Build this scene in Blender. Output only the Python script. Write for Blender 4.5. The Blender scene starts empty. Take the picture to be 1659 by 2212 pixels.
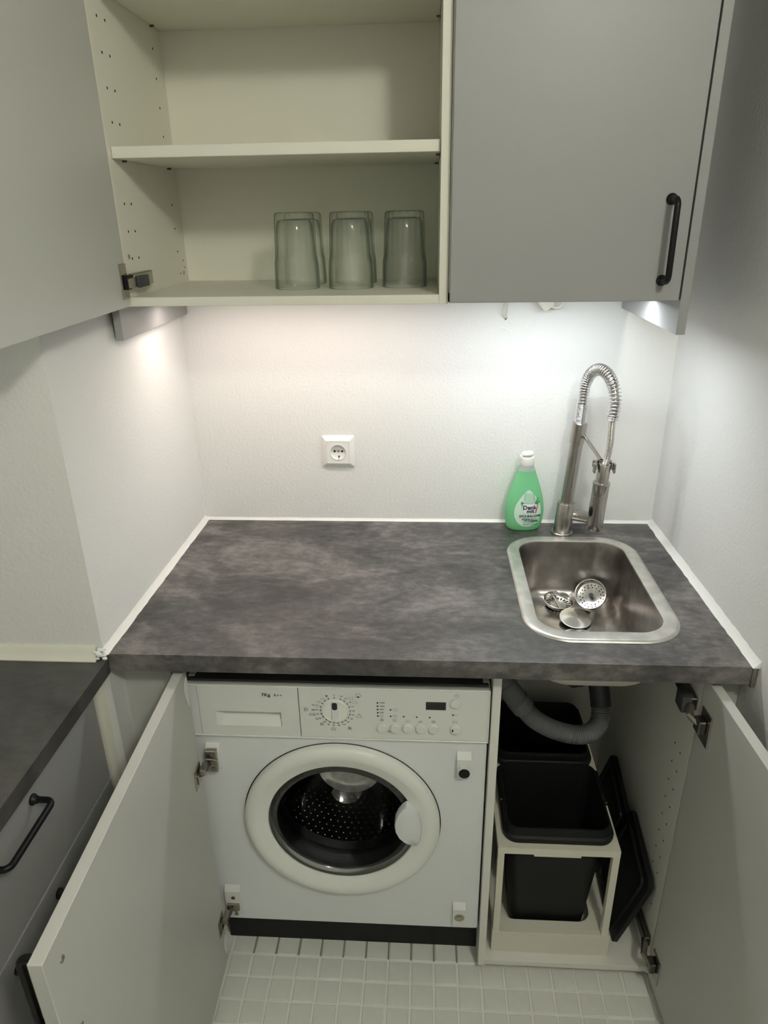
import bpy, bmesh, math, random
from mathutils import Vector, Matrix
random.seed(7)
C = bpy.context.scene.collection
SC = bpy.context.scene
pi = math.pi
sin, cos = math.sin, math.cos

# ------------------------------------------------------------------ camera
yaw, pit, rol = -0.0648, -0.4040, -0.0169
F = Vector((sin(yaw)*cos(pit), cos(yaw)*cos(pit), sin(pit)))
R0 = Vector((cos(yaw), -sin(yaw), 0)); U0 = R0.cross(F)
R1 = cos(rol)*R0 + sin(rol)*U0; U1 = -sin(rol)*R0 + cos(rol)*U0
cd = bpy.data.cameras.new('camera'); cam = bpy.data.objects.new('camera', cd); C.objects.link(cam)
m = Matrix.Identity(4)
for i in range(3):
    m[i][0] = R1[i]; m[i][1] = U1[i]; m[i][2] = -F[i]
m[0][3], m[1][3], m[2][3] = 0.5783, -1.6691, 1.6390
cam.matrix_world = m
cd.sensor_fit = 'VERTICAL'; cd.sensor_height = 36; cd.lens = 1511.92*36/2212; cd.clip_start = .02
SC.camera = cam

# ------------------------------------------------------------------ world and light
w = bpy.data.worlds.new('world'); SC.world = w; w.use_nodes = True
w.node_tree.nodes['Background'].inputs[0].default_value = (.8, .85, .9, 1)
w.node_tree.nodes['Background'].inputs[1].default_value = .02
SC.view_settings.view_transform = 'Standard'; SC.view_settings.look = 'None'
SC.view_settings.gamma = 1; SC.view_settings.use_curve_mapping = False
SC.view_settings.exposure = 0.1
SC.cycles.max_bounces = 20; SC.cycles.transparent_max_bounces = 32

def area(name, loc, sx, sy, power, col, rot=(0, 0, 0), spread=pi, shape='RECTANGLE'):
    d = bpy.data.lights.new(name, 'AREA'); d.shape = shape; d.size = sx; d.size_y = sy
    d.energy = power; d.color = col; d.spread = spread
    o = bpy.data.objects.new(name, d); o.location = loc; o.rotation_euler = rot; C.objects.link(o); return o
CEIL = (1.00, -1.95, 2.455)
ld = bpy.data.lights.new('ceiling_lamp_light', 'POINT'); ld.energy = 28; ld.color = (1.0, .995, .86); ld.shadow_soft_size = .075
lo = bpy.data.objects.new('ceiling_lamp_light', ld); lo.location = (CEIL[0]+.10, CEIL[1], 2.375); C.objects.link(lo)
LBAR = (.05, .56, -.190); RBAR = (.67, 1.00, -.230)
area('warm_bar_light', ((LBAR[0]+LBAR[1])/2, LBAR[2], 1.4725), LBAR[1]-LBAR[0], .012, 1.36, (1.0, .865, .795))
area('cool_bar_light', ((RBAR[0]+RBAR[1])/2, RBAR[2], 1.4765), RBAR[1]-RBAR[0], .012, 1.74, (.90, .965, 1.0))

# ------------------------------------------------------------------ materials
def mat(name, col, rough=.5, metal=0, bump=0, bscale=200, spec=.5, trans=0, ior=1.45, coat=0, var=0, vscale=8, aniso=0, detail=3):
    mt = bpy.data.materials.new(name); mt.use_nodes = True
    nt = mt.node_tree; b = nt.nodes['Principled BSDF']
    b.inputs['Base Color'].default_value = (*col, 1); b.inputs['Roughness'].default_value = rough
    b.inputs['Metallic'].default_value = metal; b.inputs['Specular IOR Level'].default_value = spec
    b.inputs['Transmission Weight'].default_value = trans; b.inputs['IOR'].default_value = ior
    b.inputs['Coat Weight'].default_value = coat; b.inputs['Anisotropic'].default_value = aniso
    tc = None
    if bump or var:
        tc = nt.nodes.new('ShaderNodeTexCoord')
    if var:
        n = nt.nodes.new('ShaderNodeTexNoise'); n.inputs['Scale'].default_value = vscale; n.inputs['Detail'].default_value = 6
        nt.links.new(tc.outputs['Object'], n.inputs['Vector'])
        r = nt.nodes.new('ShaderNodeValToRGB')
        r.color_ramp.elements[0].position = .3; r.color_ramp.elements[1].position = .7
        r.color_ramp.elements[0].color = (*[c*(1-var) for c in col], 1)
        r.color_ramp.elements[1].color = (*[min(1, c*(1+var)) for c in col], 1)
        nt.links.new(n.outputs['Fac'], r.inputs[0]); nt.links.new(r.outputs[0], b.inputs['Base Color'])
    if bump:
        n = nt.nodes.new('ShaderNodeTexNoise'); n.inputs['Scale'].default_value = bscale; n.inputs['Detail'].default_value = detail
        nt.links.new(tc.outputs['Object'], n.inputs['Vector'])
        bp = nt.nodes.new('ShaderNodeBump'); bp.inputs['Strength'].default_value = bump; bp.inputs['Distance'].default_value = .002
        nt.links.new(n.outputs['Fac'], bp.inputs['Height']); nt.links.new(bp.outputs[0], b.inputs['Normal'])
    return mt

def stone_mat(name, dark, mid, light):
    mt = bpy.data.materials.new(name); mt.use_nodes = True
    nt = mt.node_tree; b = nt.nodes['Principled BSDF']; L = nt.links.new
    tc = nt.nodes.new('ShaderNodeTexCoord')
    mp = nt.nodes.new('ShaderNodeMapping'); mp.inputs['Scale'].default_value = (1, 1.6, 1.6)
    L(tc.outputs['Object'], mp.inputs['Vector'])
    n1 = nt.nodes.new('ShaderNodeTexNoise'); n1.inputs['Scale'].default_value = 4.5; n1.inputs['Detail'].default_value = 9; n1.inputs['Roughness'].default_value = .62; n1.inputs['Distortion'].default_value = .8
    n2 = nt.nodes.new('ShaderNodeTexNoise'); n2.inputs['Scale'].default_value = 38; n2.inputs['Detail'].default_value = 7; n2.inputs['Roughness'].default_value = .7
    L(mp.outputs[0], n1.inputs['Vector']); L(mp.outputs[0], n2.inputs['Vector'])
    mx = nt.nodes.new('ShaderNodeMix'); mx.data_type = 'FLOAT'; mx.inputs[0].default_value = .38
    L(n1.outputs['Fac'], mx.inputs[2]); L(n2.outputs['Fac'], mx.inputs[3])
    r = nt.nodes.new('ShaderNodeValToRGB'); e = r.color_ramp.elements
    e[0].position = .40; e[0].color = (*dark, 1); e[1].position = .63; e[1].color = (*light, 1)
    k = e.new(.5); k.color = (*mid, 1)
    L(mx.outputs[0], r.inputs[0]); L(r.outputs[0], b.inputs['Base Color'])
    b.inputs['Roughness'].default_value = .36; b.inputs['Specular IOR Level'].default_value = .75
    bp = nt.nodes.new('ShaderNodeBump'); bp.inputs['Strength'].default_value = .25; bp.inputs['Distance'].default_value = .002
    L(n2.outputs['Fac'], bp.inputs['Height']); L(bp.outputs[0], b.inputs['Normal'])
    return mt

def steel_mat(name, col, rough, streak=(1, 1, 40), amt=.18, stain=0):
    mt = mat(name, col, rough, 1)
    nt = mt.node_tree; b = nt.nodes['Principled BSDF']; L = nt.links.new
    tc = nt.nodes.new('ShaderNodeTexCoord'); mp = nt.nodes.new('ShaderNodeMapping'); mp.inputs['Scale'].default_value = streak
    L(tc.outputs['Object'], mp.inputs['Vector'])
    n = nt.nodes.new('ShaderNodeTexNoise'); n.inputs['Scale'].default_value = 12; n.inputs['Detail'].default_value = 5
    L(mp.outputs[0], n.inputs['Vector'])
    mr = nt.nodes.new('ShaderNodeMapRange'); mr.inputs[3].default_value = rough-amt*.5; mr.inputs[4].default_value = rough+amt*.5
    L(n.outputs['Fac'], mr.inputs[0]); L(mr.outputs[0], b.inputs['Roughness'])
    if stain:
        n3 = nt.nodes.new('ShaderNodeTexNoise'); n3.inputs['Scale'].default_value = 26; n3.inputs['Detail'].default_value = 6
        L(tc.outputs['Object'], n3.inputs['Vector'])
        r = nt.nodes.new('ShaderNodeValToRGB'); r.color_ramp.elements[0].position = .42; r.color_ramp.elements[1].position = .62
        r.color_ramp.elements[0].color = (*[c*(1-stain) for c in col], 1); r.color_ramp.elements[1].color = (*col, 1)
        L(n3.outputs['Fac'], r.inputs[0]); L(r.outputs[0], b.inputs['Base Color'])
    return mt

def emit(name, col, s):
    mt = bpy.data.materials.new(name); mt.use_nodes = True; nt = mt.node_tree
    b = nt.nodes['Principled BSDF']; b.inputs['Base Color'].default_value = (.9, .9, .9, 1)
    b.inputs['Emission Color'].default_value = (*col, 1); b.inputs['Emission Strength'].default_value = s
    return mt

def clear_mat(name, tint, rough=.03, ior=1.5):
    # a thin clear sheet: see-through plus fresnel gloss
    mt = bpy.data.materials.new(name); mt.use_nodes = True; nt = mt.node_tree; L = nt.links.new
    nt.nodes.remove(nt.nodes['Principled BSDF'])
    t = nt.nodes.new('ShaderNodeBsdfTransparent'); t.inputs[0].default_value = (*tint, 1)
    g = nt.nodes.new('ShaderNodeBsdfGlossy'); g.inputs['Roughness'].default_value = rough
    lw = nt.nodes.new('ShaderNodeFresnel'); lw.inputs[0].default_value = ior
    mx = nt.nodes.new('ShaderNodeMixShader'); L(lw.outputs[0], mx.inputs[0]); L(t.outputs[0], mx.inputs[1]); L(g.outputs[0], mx.inputs[2])
    L(mx.outputs[0], nt.nodes['Material Output'].inputs[0])
    return mt

def tumbler_mat(name):
    # pressed glass: clear face-on, greener toward grazing edges, fresnel gloss
    mt = bpy.data.materials.new(name); mt.use_nodes = True; nt = mt.node_tree; L = nt.links.new
    nt.nodes.remove(nt.nodes['Principled BSDF'])
    lw = nt.nodes.new('ShaderNodeLayerWeight'); lw.inputs['Blend'].default_value = .5
    r = nt.nodes.new('ShaderNodeValToRGB'); e = r.color_ramp.elements
    e[0].position = .05; e[0].color = (.998, 1, .998, 1); e[1].position = 1; e[1].color = (.46, .55, .49, 1); k = e.new(.45); k.color = (.965, .978, .968, 1)
    L(lw.outputs['Facing'], r.inputs[0])
    ta = nt.nodes.new('ShaderNodeBsdfTransparent'); tb = nt.nodes.new('ShaderNodeBsdfRefraction'); tb.inputs['IOR'].default_value = 1.13; tb.inputs['Roughness'].default_value = 0
    L(r.outputs[0], ta.inputs[0]); L(r.outputs[0], tb.inputs[0])
    t = nt.nodes.new('ShaderNodeMixShader'); t.inputs[0].default_value = .22; L(ta.outputs[0], t.inputs[1]); L(tb.outputs[0], t.inputs[2])
    g = nt.nodes.new('ShaderNodeBsdfGlossy'); g.inputs['Roughness'].default_value = .03
    pw = nt.nodes.new('ShaderNodeMath'); pw.operation = 'POWER'; pw.inputs[1].default_value = 4; L(lw.outputs['Facing'], pw.inputs[0])
    ma = nt.nodes.new('ShaderNodeMath'); ma.operation = 'MULTIPLY_ADD'; ma.inputs[1].default_value = .45; ma.inputs[2].default_value = .035; L(pw.outputs[0], ma.inputs[0])
    mx = nt.nodes.new('ShaderNodeMixShader'); L(ma.outputs[0], mx.inputs[0]); L(t.outputs[0], mx.inputs[1]); L(g.outputs[0], mx.inputs[2])
    L(mx.outputs[0], nt.nodes['Material Output'].inputs[0])
    return mt

def painted_reflection_mat(name):  # reflection of the floor tiles, painted as patchy grey diffuse over clear glass
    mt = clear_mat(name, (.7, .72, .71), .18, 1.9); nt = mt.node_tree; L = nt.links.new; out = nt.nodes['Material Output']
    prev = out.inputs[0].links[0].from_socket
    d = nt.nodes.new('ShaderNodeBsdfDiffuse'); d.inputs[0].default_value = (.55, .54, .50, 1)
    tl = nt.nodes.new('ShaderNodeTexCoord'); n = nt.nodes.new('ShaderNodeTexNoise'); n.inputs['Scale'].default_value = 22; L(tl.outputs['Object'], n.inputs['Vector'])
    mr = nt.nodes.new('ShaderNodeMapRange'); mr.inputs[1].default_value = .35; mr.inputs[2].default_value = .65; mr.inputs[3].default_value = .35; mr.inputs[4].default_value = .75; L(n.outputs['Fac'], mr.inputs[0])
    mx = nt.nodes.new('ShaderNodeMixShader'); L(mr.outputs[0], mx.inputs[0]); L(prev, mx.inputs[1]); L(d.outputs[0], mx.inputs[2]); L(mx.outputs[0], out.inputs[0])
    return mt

def soap_mat(name, col):
    mt = mat(name, col, .22, spec=.5)
    nt = mt.node_tree; L = nt.links.new; b = nt.nodes['Principled BSDF']
    tr = nt.nodes.new('ShaderNodeBsdfTranslucent'); tr.inputs[0].default_value = (col[0]*1.1, min(1, col[1]*1.2), col[2]*1.1, 1)
    mx = nt.nodes.new('ShaderNodeMixShader'); mx.inputs[0].default_value = .45
    L(b.outputs[0], mx.inputs[1]); L(tr.outputs[0], mx.inputs[2]); L(mx.outputs[0], nt.nodes['Material Output'].inputs[0])
    return mt

M = dict(
 wall=mat('painted_plaster', (.79, .79, .775), .75, bump=.5, bscale=150, spec=.25),
 ceil=mat('ceiling_paint', (.80, .80, .78), .9),
 grey=mat('grey_laminate', (.53, .532, .50), .40, bump=.02, bscale=500),
 greydoor=mat('grey_satin_front', (.325, .329, .323), .42, bump=.012, bscale=400),
 cream=mat('cream_melamine', (.80, .785, .68), .45, bump=.03, bscale=700),
 white=mat('white_melamine', (.74, .735, .68), .42),
 enamel=mat('white_enamel', (.76, .775, .785), .30),
 plastic=mat('white_plastic', (.74, .75, .72), .32),
 ringp=mat('door_ring_plastic', (.82, .825, .78), .34),
 sealw=mat('white_sealant', (.85, .85, .82), .45, bump=.4, bscale=90),
 sealy=mat('yellowed_trim', (.72, .71, .62), .45, bump=.1, bscale=60),
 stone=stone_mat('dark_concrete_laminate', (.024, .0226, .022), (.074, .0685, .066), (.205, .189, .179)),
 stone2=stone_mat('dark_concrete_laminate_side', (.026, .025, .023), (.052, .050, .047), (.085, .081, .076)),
 black=mat('black_powder_coat', (.007, .007, .0075), .42, spec=.32),
 blackp=mat('black_plastic', (.008, .0082, .0085), .55, spec=.3, bump=.05, bscale=600),
 rubber=mat('dark_rubber', (.045, .047, .05), .5),
 darkhole=mat('dark_recess', (.01, .01, .01), .8),
 kick=mat('kickplate_black', (.007, .0075, .008), .5, spec=.3, bump=.05, bscale=120),
 steel=steel_mat('brushed_steel', (.55, .53, .50), .34, (1, 1, .02), .1),
 steelh=steel_mat('brushed_steel_faucet', (.46, .435, .405), .28, (30, 30, .4), .06),
 rim=steel_mat('sink_rim_steel', (.74, .72, .68), .38, (1, .2, 1), .16, stain=.18),
 bowl=steel_mat('sink_bowl_steel', (.47, .445, .415), .29, (1, 1, .1), .18, stain=.22),
 chrome=mat('chrome', (.80, .80, .80), .10, 1),
 nickel=mat('nickel_hinge', (.42, .39, .345), .27, 1),
 darknickel=mat('dark_hinge', (.16, .15, .14), .35, 1),
 polish=mat('polished_strainer', (.72, .71, .69), .2, 1),
 drum=mat('drum_steel', (.20, .20, .20), .28, 1),
 tile=mat('floor_tile_glaze', (.75, .755, .705), .40, bump=.10, bscale=30, var=.05, vscale=14),
 grout=mat('grout', (.86, .86, .80), .9, bump=.3, bscale=200),
 groutd=mat('grout_dirty', (.27, .235, .19), .9, bump=.3, bscale=200),
 glass=tumbler_mat('tumbler_glass'),
 pane=clear_mat('porthole_glass', (.80, .82, .82), ior=1.9),
 soap=soap_mat('green_dish_soap', (.33, .77, .46)),
 neck=soap_mat('clear_bottle_neck', (.66, .74, .68)),
 label=mat('label_film', (.60, .78, .66), .4),
 labelw=mat('label_white', (.86, .88, .88), .4),
 ink=mat('navy_ink', (.012, .016, .05), .5), inkg=mat('green_ink', (.015, .12, .075), .5), inkr=mat('red_ink', (.5, .05, .05), .5),
 leaf=mat('leaf_ink', (.06, .32, .09), .5), palegl=mat('pale_print', (.45, .66, .53), .45),
 print=mat('dark_print', (.022, .022, .022), .6), printg=mat('grey_print', (.07, .07, .07), .6),
 lcd=mat('display_panel', (.018, .018, .018), .2),
 hose=mat('grey_hose', (.17, .175, .18), .5), elbow=mat('dark_pipe', (.03, .033, .036), .5),
 cable=mat('white_cable', (.68, .66, .58), .5),
 binw=mat('off_white_frame', (.70, .68, .58), .5, bump=.04, bscale=500),
 socket=mat('socket_plastic', (.84, .835, .81), .25),
 brass=mat('brass_screw', (.35, .33, .28), .35, 1),
 lampshade=emit('ceiling_lamp_glow', (1, .96, .86), 3), warmd=emit('warm_led', (1, .83, .7), 4), coold=emit('cool_led', (.86, .95, 1), 5),
)

# ------------------------------------------------------------------ helpers
ORG = {}
def thing(name, label, cat, loc=(0, 0, 0), group=None):
    o = bpy.data.objects.new(name, None); C.objects.link(o); o.empty_display_size = .05
    o.location = loc; o['label'] = label; o['category'] = cat
    if group: o['group'] = group
    ORG[o.name] = Vector(loc); return o
def BM(): return bmesh.new()
def obj(name, bm, mt, parent=None, ang=35, label=None, kind=None, loc=None):
    org = Vector((0, 0, 0))
    if parent is not None: org = ORG[parent.name]
    elif loc is not None: org = Vector(loc)
    if org.length: bmesh.ops.translate(bm, verts=bm.verts, vec=-org)
    bmesh.ops.recalc_face_normals(bm, faces=bm.faces)
    me = bpy.data.meshes.new(name); bm.to_mesh(me); bm.free()
    for mm in (mt if isinstance(mt, (list, tuple)) else [mt]): me.materials.append(mm)
    if ang:
        me.polygons.foreach_set('use_smooth', [True]*len(me.polygons)); me.set_sharp_from_angle(angle=math.radians(ang))
    o = bpy.data.objects.new(name, me); C.objects.link(o)
    if parent is not None: o.parent = parent
    elif loc is not None: o.location = org
    ORG[o.name] = org
    if label: o['label'] = label
    if kind: o['kind'] = kind
    return o
def tag(o, label, cat, group=None):
    o['label'] = label; o['category'] = cat
    if group: o['group'] = group
    return o
def box(bm, x0, x1, y0, y1, z0, z1, bev=0, mtx=None, seg=1):
    vs = [bm.verts.new((x, y, z)) for x in (x0, x1) for y in (y0, y1) for z in (z0, z1)]
    fs = [bm.faces.new([vs[i] for i in q]) for q in ((0, 1, 3, 2), (4, 6, 7, 5), (0, 4, 5, 1), (2, 3, 7, 6), (0, 2, 6, 4), (1, 5, 7, 3))]
    if bev:
        es = list({e for f in fs for e in f.edges})
        r = bmesh.ops.bevel(bm, geom=es, offset=bev, segments=seg, profile=.5, affect='EDGES')
        vs = list({v for v in r['verts']} | {v for v in vs if v.is_valid})
    if mtx is not None: bmesh.ops.transform(bm, matrix=mtx, verts=vs)
    return vs
def ring_faces(bm, rings, cap0=False, cap1=False, closed=True):
    n = len(rings[0])
    for a, b in zip(rings, rings[1:]):
        for i in range(n if closed else n-1):
            j = (i+1) % n
            try: bm.faces.new((a[i], a[j], b[j], b[i]))
            except ValueError: pass
    if cap0: bm.faces.new(rings[0][::-1])
    if cap1: bm.faces.new(rings[-1])
def basis(axis):
    a = Vector(axis).normalized()
    t = Vector((0, 0, 1)) if abs(a.z) < .9 else Vector((1, 0, 0))
    u = t.cross(a).normalized(); v = a.cross(u); return a, u, v
def lathe(bm, o, axis, prof, n=32, cap0=False, cap1=False):
    a, u, v = basis(axis); o = Vector(o); rs = []
    for r, h in prof:
        rs.append([bm.verts.new(o + a*h + (u*cos(2*pi*i/n) + v*sin(2*pi*i/n))*max(r, 1e-5)) for i in range(n)])
    ring_faces(bm, rs, cap0, cap1); return rs
def cyl(bm, p, q, r, n=20, r2=None, bev=0):
    p, q = Vector(p), Vector(q); L = (q-p).length; r2 = r if r2 is None else r2
    if bev: pr = [(r-bev, 0), (r, bev), (r2, L-bev), (r2-bev, L)]
    else: pr = [(r, 0), (r2, L)]
    return lathe(bm, p, q-p, pr, n, True, True)
def smooth(pts, k=6):
    P = [Vector(p) for p in pts]; out = []
    for i in range(len(P)-1):
        p0 = P[max(i-1, 0)]; p1 = P[i]; p2 = P[i+1]; p3 = P[min(i+2, len(P)-1)]
        for s in range(k):
            t = s/k
            out.append(.5*((2*p1)+(p2-p0)*t+(2*p0-5*p1+4*p2-p3)*t*t+(3*p1-p0-3*p2+p3)*t**3))
    out.append(P[-1]); return out
def tube(bm, pts, r, n=10, cap=True):
    P = [Vector(p) for p in pts]; rs = []
    t0 = (P[1]-P[0]).normalized(); _, u, v = basis(t0)
    for i, p in enumerate(P):
        t = (P[min(i+1, len(P)-1)]-P[max(i-1, 0)]).normalized()
        u = (u - t*u.dot(t)).normalized(); v = t.cross(u)
        rr = r[i] if isinstance(r, (list, tuple)) else r
        rs.append([bm.verts.new(p+(u*cos(2*pi*k/n)+v*sin(2*pi*k/n))*rr) for k in range(n)])
    ring_faces(bm, rs, cap, cap)
def frames(P):
    out = []; t0 = (P[1]-P[0]).normalized(); _, u, v = basis(t0)
    for i, p in enumerate(P):
        t = (P[min(i+1, len(P)-1)]-P[max(i-1, 0)]).normalized()
        u = (u - t*u.dot(t)).normalized(); v = t.cross(u); out.append((p, t, u.copy(), v))
    return out
def rr(cx, cy, hx, hy, r, n=6):
    r = min(r, hx-1e-4, hy-1e-4); out = []
    for k, (sx, sy) in enumerate(((1, 1), (-1, 1), (-1, -1), (1, -1))):
        for i in range(n+1):
            a = pi/2*k + pi/2*i/n
            out.append((cx+sx*(hx-r)+r*cos(a), cy+sy*(hy-r)+r*sin(a)))
    return out
def loft(bm, secs, cap0=False, cap1=False, mtx=None):
    # secs: [(list of (x,y)), z]
    rs = [[bm.verts.new((x, y, z)) for x, y in pts] for pts, z in secs]
    ring_faces(bm, rs, cap0, cap1)
    if mtx is not None: bmesh.ops.transform(bm, matrix=mtx, verts=[v for r in rs for v in r])
    return rs
def prism(bm, poly, d0, d1, fn):
    a = [bm.verts.new(fn(u, v, d0)) for u, v in poly]; b = [bm.verts.new(fn(u, v, d1)) for u, v in poly]
    ring_faces(bm, [a, b], True, True); return a+b
def font_bm(bm, s, size, fn, ax='CENTER', bold=0, sx=1, shear=0):
    cu = bpy.data.curves.new('t', 'FONT'); cu.body = s; cu.size = size; cu.align_x = ax; cu.align_y = 'CENTER'; cu.offset = bold; cu.shear = shear
    cu.resolution_u = 3
    to = bpy.data.objects.new('t', cu); C.objects.link(to)
    me = bpy.data.meshes.new_from_object(to)
    vs = [bm.verts.new(fn(v.co.x*sx, v.co.y)) for v in me.vertices]
    for p in me.polygons:
        try: bm.faces.new([vs[i] for i in p.vertices])
        except ValueError: pass
    bpy.data.objects.remove(to); bpy.data.curves.remove(cu); bpy.data.meshes.remove(me)
def stroke(bm, pts, wd, fn, closed=False):
    P = [Vector((p[0], p[1])) for p in pts]
    if closed: P.append(P[0])
    for a, b in zip(P, P[1:]):
        d = b-a
        if d.length < 1e-9: continue
        d.normalize(); nrm = Vector((-d.y, d.x))*wd/2; e = d*wd*.3
        bm.faces.new([bm.verts.new(fn(*q)) for q in (a-e+nrm, a-e-nrm, b+e-nrm, b+e+nrm)])
def disc(bm, cx, cy, r, fn, n=14):
    bm.faces.new([bm.verts.new(fn(cx+r*cos(2*pi*i/n), cy+r*sin(2*pi*i/n))) for i in range(n)])
def circ(cx, cy, r, n=18, a0=0, a1=2*pi):
    return [(cx+r*cos(a0+(a1-a0)*i/n), cy+r*sin(a0+(a1-a0)*i/n)) for i in range(n+1)]
def structure(name, bm, mt, ang=35, kind='structure'):
    return obj(name, bm, mt, None, ang, kind=kind)
def rotz_about(x, y, a): return Matrix.Translation((x, y, 0)) @ Matrix.Rotation(a, 4, 'Z') @ Matrix.Translation((-x, -y, 0))

# ------------------------------------------------------------------ room shell
def quadbox(bm, pts, z0, z1):
    a = [bm.verts.new((x, y, z0)) for x, y in pts]; b = [bm.verts.new((x, y, z1)) for x, y in pts]
    ring_faces(bm, [a, b], True, True)
ZC = 2.5; YR = -3.1; XL = -.70; XRr = 1.1526+.0138*3.1
b = BM(); box(b, -.75, 1.30, 0, .12, 0, ZC); structure('wall_back', b, M['wall'])
b = BM(); quadbox(b, [(-.003, 0), (-.012, -.617), (XL-.05, -.617), (XL-.05, 0)], 0, ZC); structure('wall_left', b, M['wall'])
b = BM(); quadbox(b, [(1.1526, 0), (XRr, YR), (XRr+.12, YR), (1.2726, 0)], 0, ZC); structure('wall_right', b, M['wall'])
b = BM(); box(b, XL-.12, XL, YR, -.617, 0, ZC); structure('wall_far_left', b, M['wall'])
b = BM(); box(b, XL-.12, XRr+.12, YR-.12, YR, 0, ZC); structure('wall_rear', b, M['wall'])
b = BM(); box(b, XL-.12, XRr+.12, YR-.12, .12, ZC, ZC+.1); structure('ceiling', b, M['ceil'])
b = BM(); box(b, XL-.12, XRr+.12, YR-.12, .12, -.12, -.0035); flo = structure('floor', b, M['grout'])

# floor tiles: near ones one by one, the rest of the floor joined
TP, TQ = .0543, .0526; TX0, TY0 = .1180, -.5573
tm = BM(); box(tm, -.0244, .0244, -.0236, .0236, -.010, 0, .0012)
tile0 = obj('tile', tm, M['tile'], flo); tmesh = tile0.data; first = True
far = BM()
def tilegrid():
    for i in range(-15, 22):
        for j in range(-52, 11):
            yield i, j, TX0+TP*(i+.5), TY0+TQ*(j+.5)
for i, j, x, y in tilegrid():
    if not (XL+.03 < x < 1.14): continue
    if 0 <= i < 19 and -7 <= j <= 0:
        if first: o = tile0; first = False
        else: o = tile0.copy(); C.objects.link(o); o.parent = flo
        o.location = (x+random.uniform(-.0006, .0006), y+random.uniform(-.0006, .0006), random.uniform(-.0004, .0003))
        o.rotation_euler = (random.uniform(-.004, .004), random.uniform(-.004, .004), random.uniform(-.006, .006))
    elif y < -.46:
        box(far, x-.0244, x+.0244, y-.0236, y+.0236, -.010, 0)
obj('tile_field', far, M['tile'], flo, kind='stuff')
# brown dirt in the joints of the row in front of the kickplate
dj = BM()
for i in range(1, 11):
    x = TX0+TP*i
    box(dj, x-.0016, x+.0014, TY0+.004, TY0+.046, -.004, -.0012)
obj('joint_dirt', dj, M['groutd'], flo, kind='stuff')

# sealant beads and the trim strip over the side worktop
def bead(name, pts, r, mt, nrm, seed):
    bm = BM(); rnd = random.Random(seed); rs = []
    P = [Vector(p) for p in pts]; n = 40
    L = P[1]-P[0]; up = Vector((0, 0, 1)); nv = Vector(nrm)
    for i in range(n+1):
        p = P[0]+L*(i/n); q = r*(1+rnd.uniform(-.10, .10)); h = r*(1+rnd.uniform(-.08, .08))
        rs.append([bm.verts.new(p+v) for v in (nv*0, nv*q, nv*q*.55+up*h*.35, nv*q*.22+up*h*.8, up*h*1.15)])
    ring_faces(bm, rs, True, True); return structure(name, bm, mt)
H = .900; T = .036
bead('trim_1', ((-.003, -.0003, H), (1.152, -.0003, H)), .0058, M['sealw'], (0, -1, 0), 1)
bead('trim_2', ((-.0033, -.002, H), (-.0125, -.622, H)), .0105, M['sealw'], (1, 0, 0), 2)
bead('trim_3', ((1.1526, -.002, H), (1.1612, -.622, H)), .0115, M['sealw'], (-1, 0, 0), 3)
b = BM()
prf = [(-.617, .8935), (-.6375, .8935), (-.6375, .8955), (-.632, .8985), (-.6265, .906), (-.6235, .9135), (-.620, .9165), (-.617, .9165)]
r0 = [b.verts.new((-.695, y, z)) for y, z in prf]; r1 = [b.verts.new((-.024-(y+.617)*.2-.0*z, y, z)) for y, z in prf]
ring_faces(b, [r0, r1], True, True); structure('trim_4', b, M['sealy'])
b = BM(); rnd = random.Random(5)
for k in range(16):
    t = k/15; c = Vector((-.022+.014*t+rnd.uniform(-.003, .003), -.6175-rnd.uniform(0, .012), .900+rnd.uniform(-.004, .010)))
    s = rnd.uniform(.0025, .005)
    bmesh.ops.create_icosphere(b, subdivisions=1, radius=s, matrix=Matrix.Translation(c) @ Matrix.Diagonal((1.3, .9, .8, 1)))
structure('trim_5', b, M['sealw'])

# ------------------------------------------------------------------ worktops
SX0, SX1, SY0, SY1 = .7695, 1.0720, -.5530, -.0935     # sink outer rim
IX0, IX1, IY0, IY1 = .7985, 1.0405, -.5190, -.1225     # sink opening
t = thing('worktop', 'dark grey stone-look worktop spanning the niche over the washing machine', 'worktop', (.57, -.31, H))
b = BM()
hole = rr((IX0+IX1)/2, (IY0+IY1)/2, (IX1-IX0)/2+.006, (IY1-IY0)/2+.006, .062, 6)
outer = [(-.004, -.0008), (-.0120, -.6185), (1.1508, -.6185), (1.1518, -.0008)]
def plate_with_hole(bm, outer, hole, z0, z1):
    for z, flip in ((z1, 0), (z0, 1)):
        vo = [bm.verts.new((x, y, z)) for x, y in outer]; vh = [bm.verts.new((x, y, z)) for x, y in hole]
        es = [bm.edges.new((vo[i], vo[(i+1) % len(vo)])) for i in range(len(vo))] + [bm.edges.new((vh[i], vh[(i+1) % len(vh)])) for i in range(len(vh))]
        bmesh.ops.triangle_fill(bm, use_beauty=True, edges=es)
        if flip: lo = (vo, vh)
        else: hi = (vo, vh)
    ring_faces(bm, [lo[0], hi[0]]); ring_faces(bm, [lo[1], hi[1]])
plate_with_hole(b, outer, hole, H-T, H)
obj('slab', b, M['stone'], t, ang=25)
b = BM(); box(b, 1.1512, 1.1590, -.6205, -.560, H-T-.006, H-.001, .001); obj('end_strip', b, M['nickel'], t, label='bare metal end strip by the right wall')
t = thing('side_worktop', 'dark worktop running toward the viewer over the drawers at left', 'worktop', (-.34, -1.4, .893))
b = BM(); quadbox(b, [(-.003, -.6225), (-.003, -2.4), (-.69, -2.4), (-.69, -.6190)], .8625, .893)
obj('slab', b, M['stone2'], t, ang=25)

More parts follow.
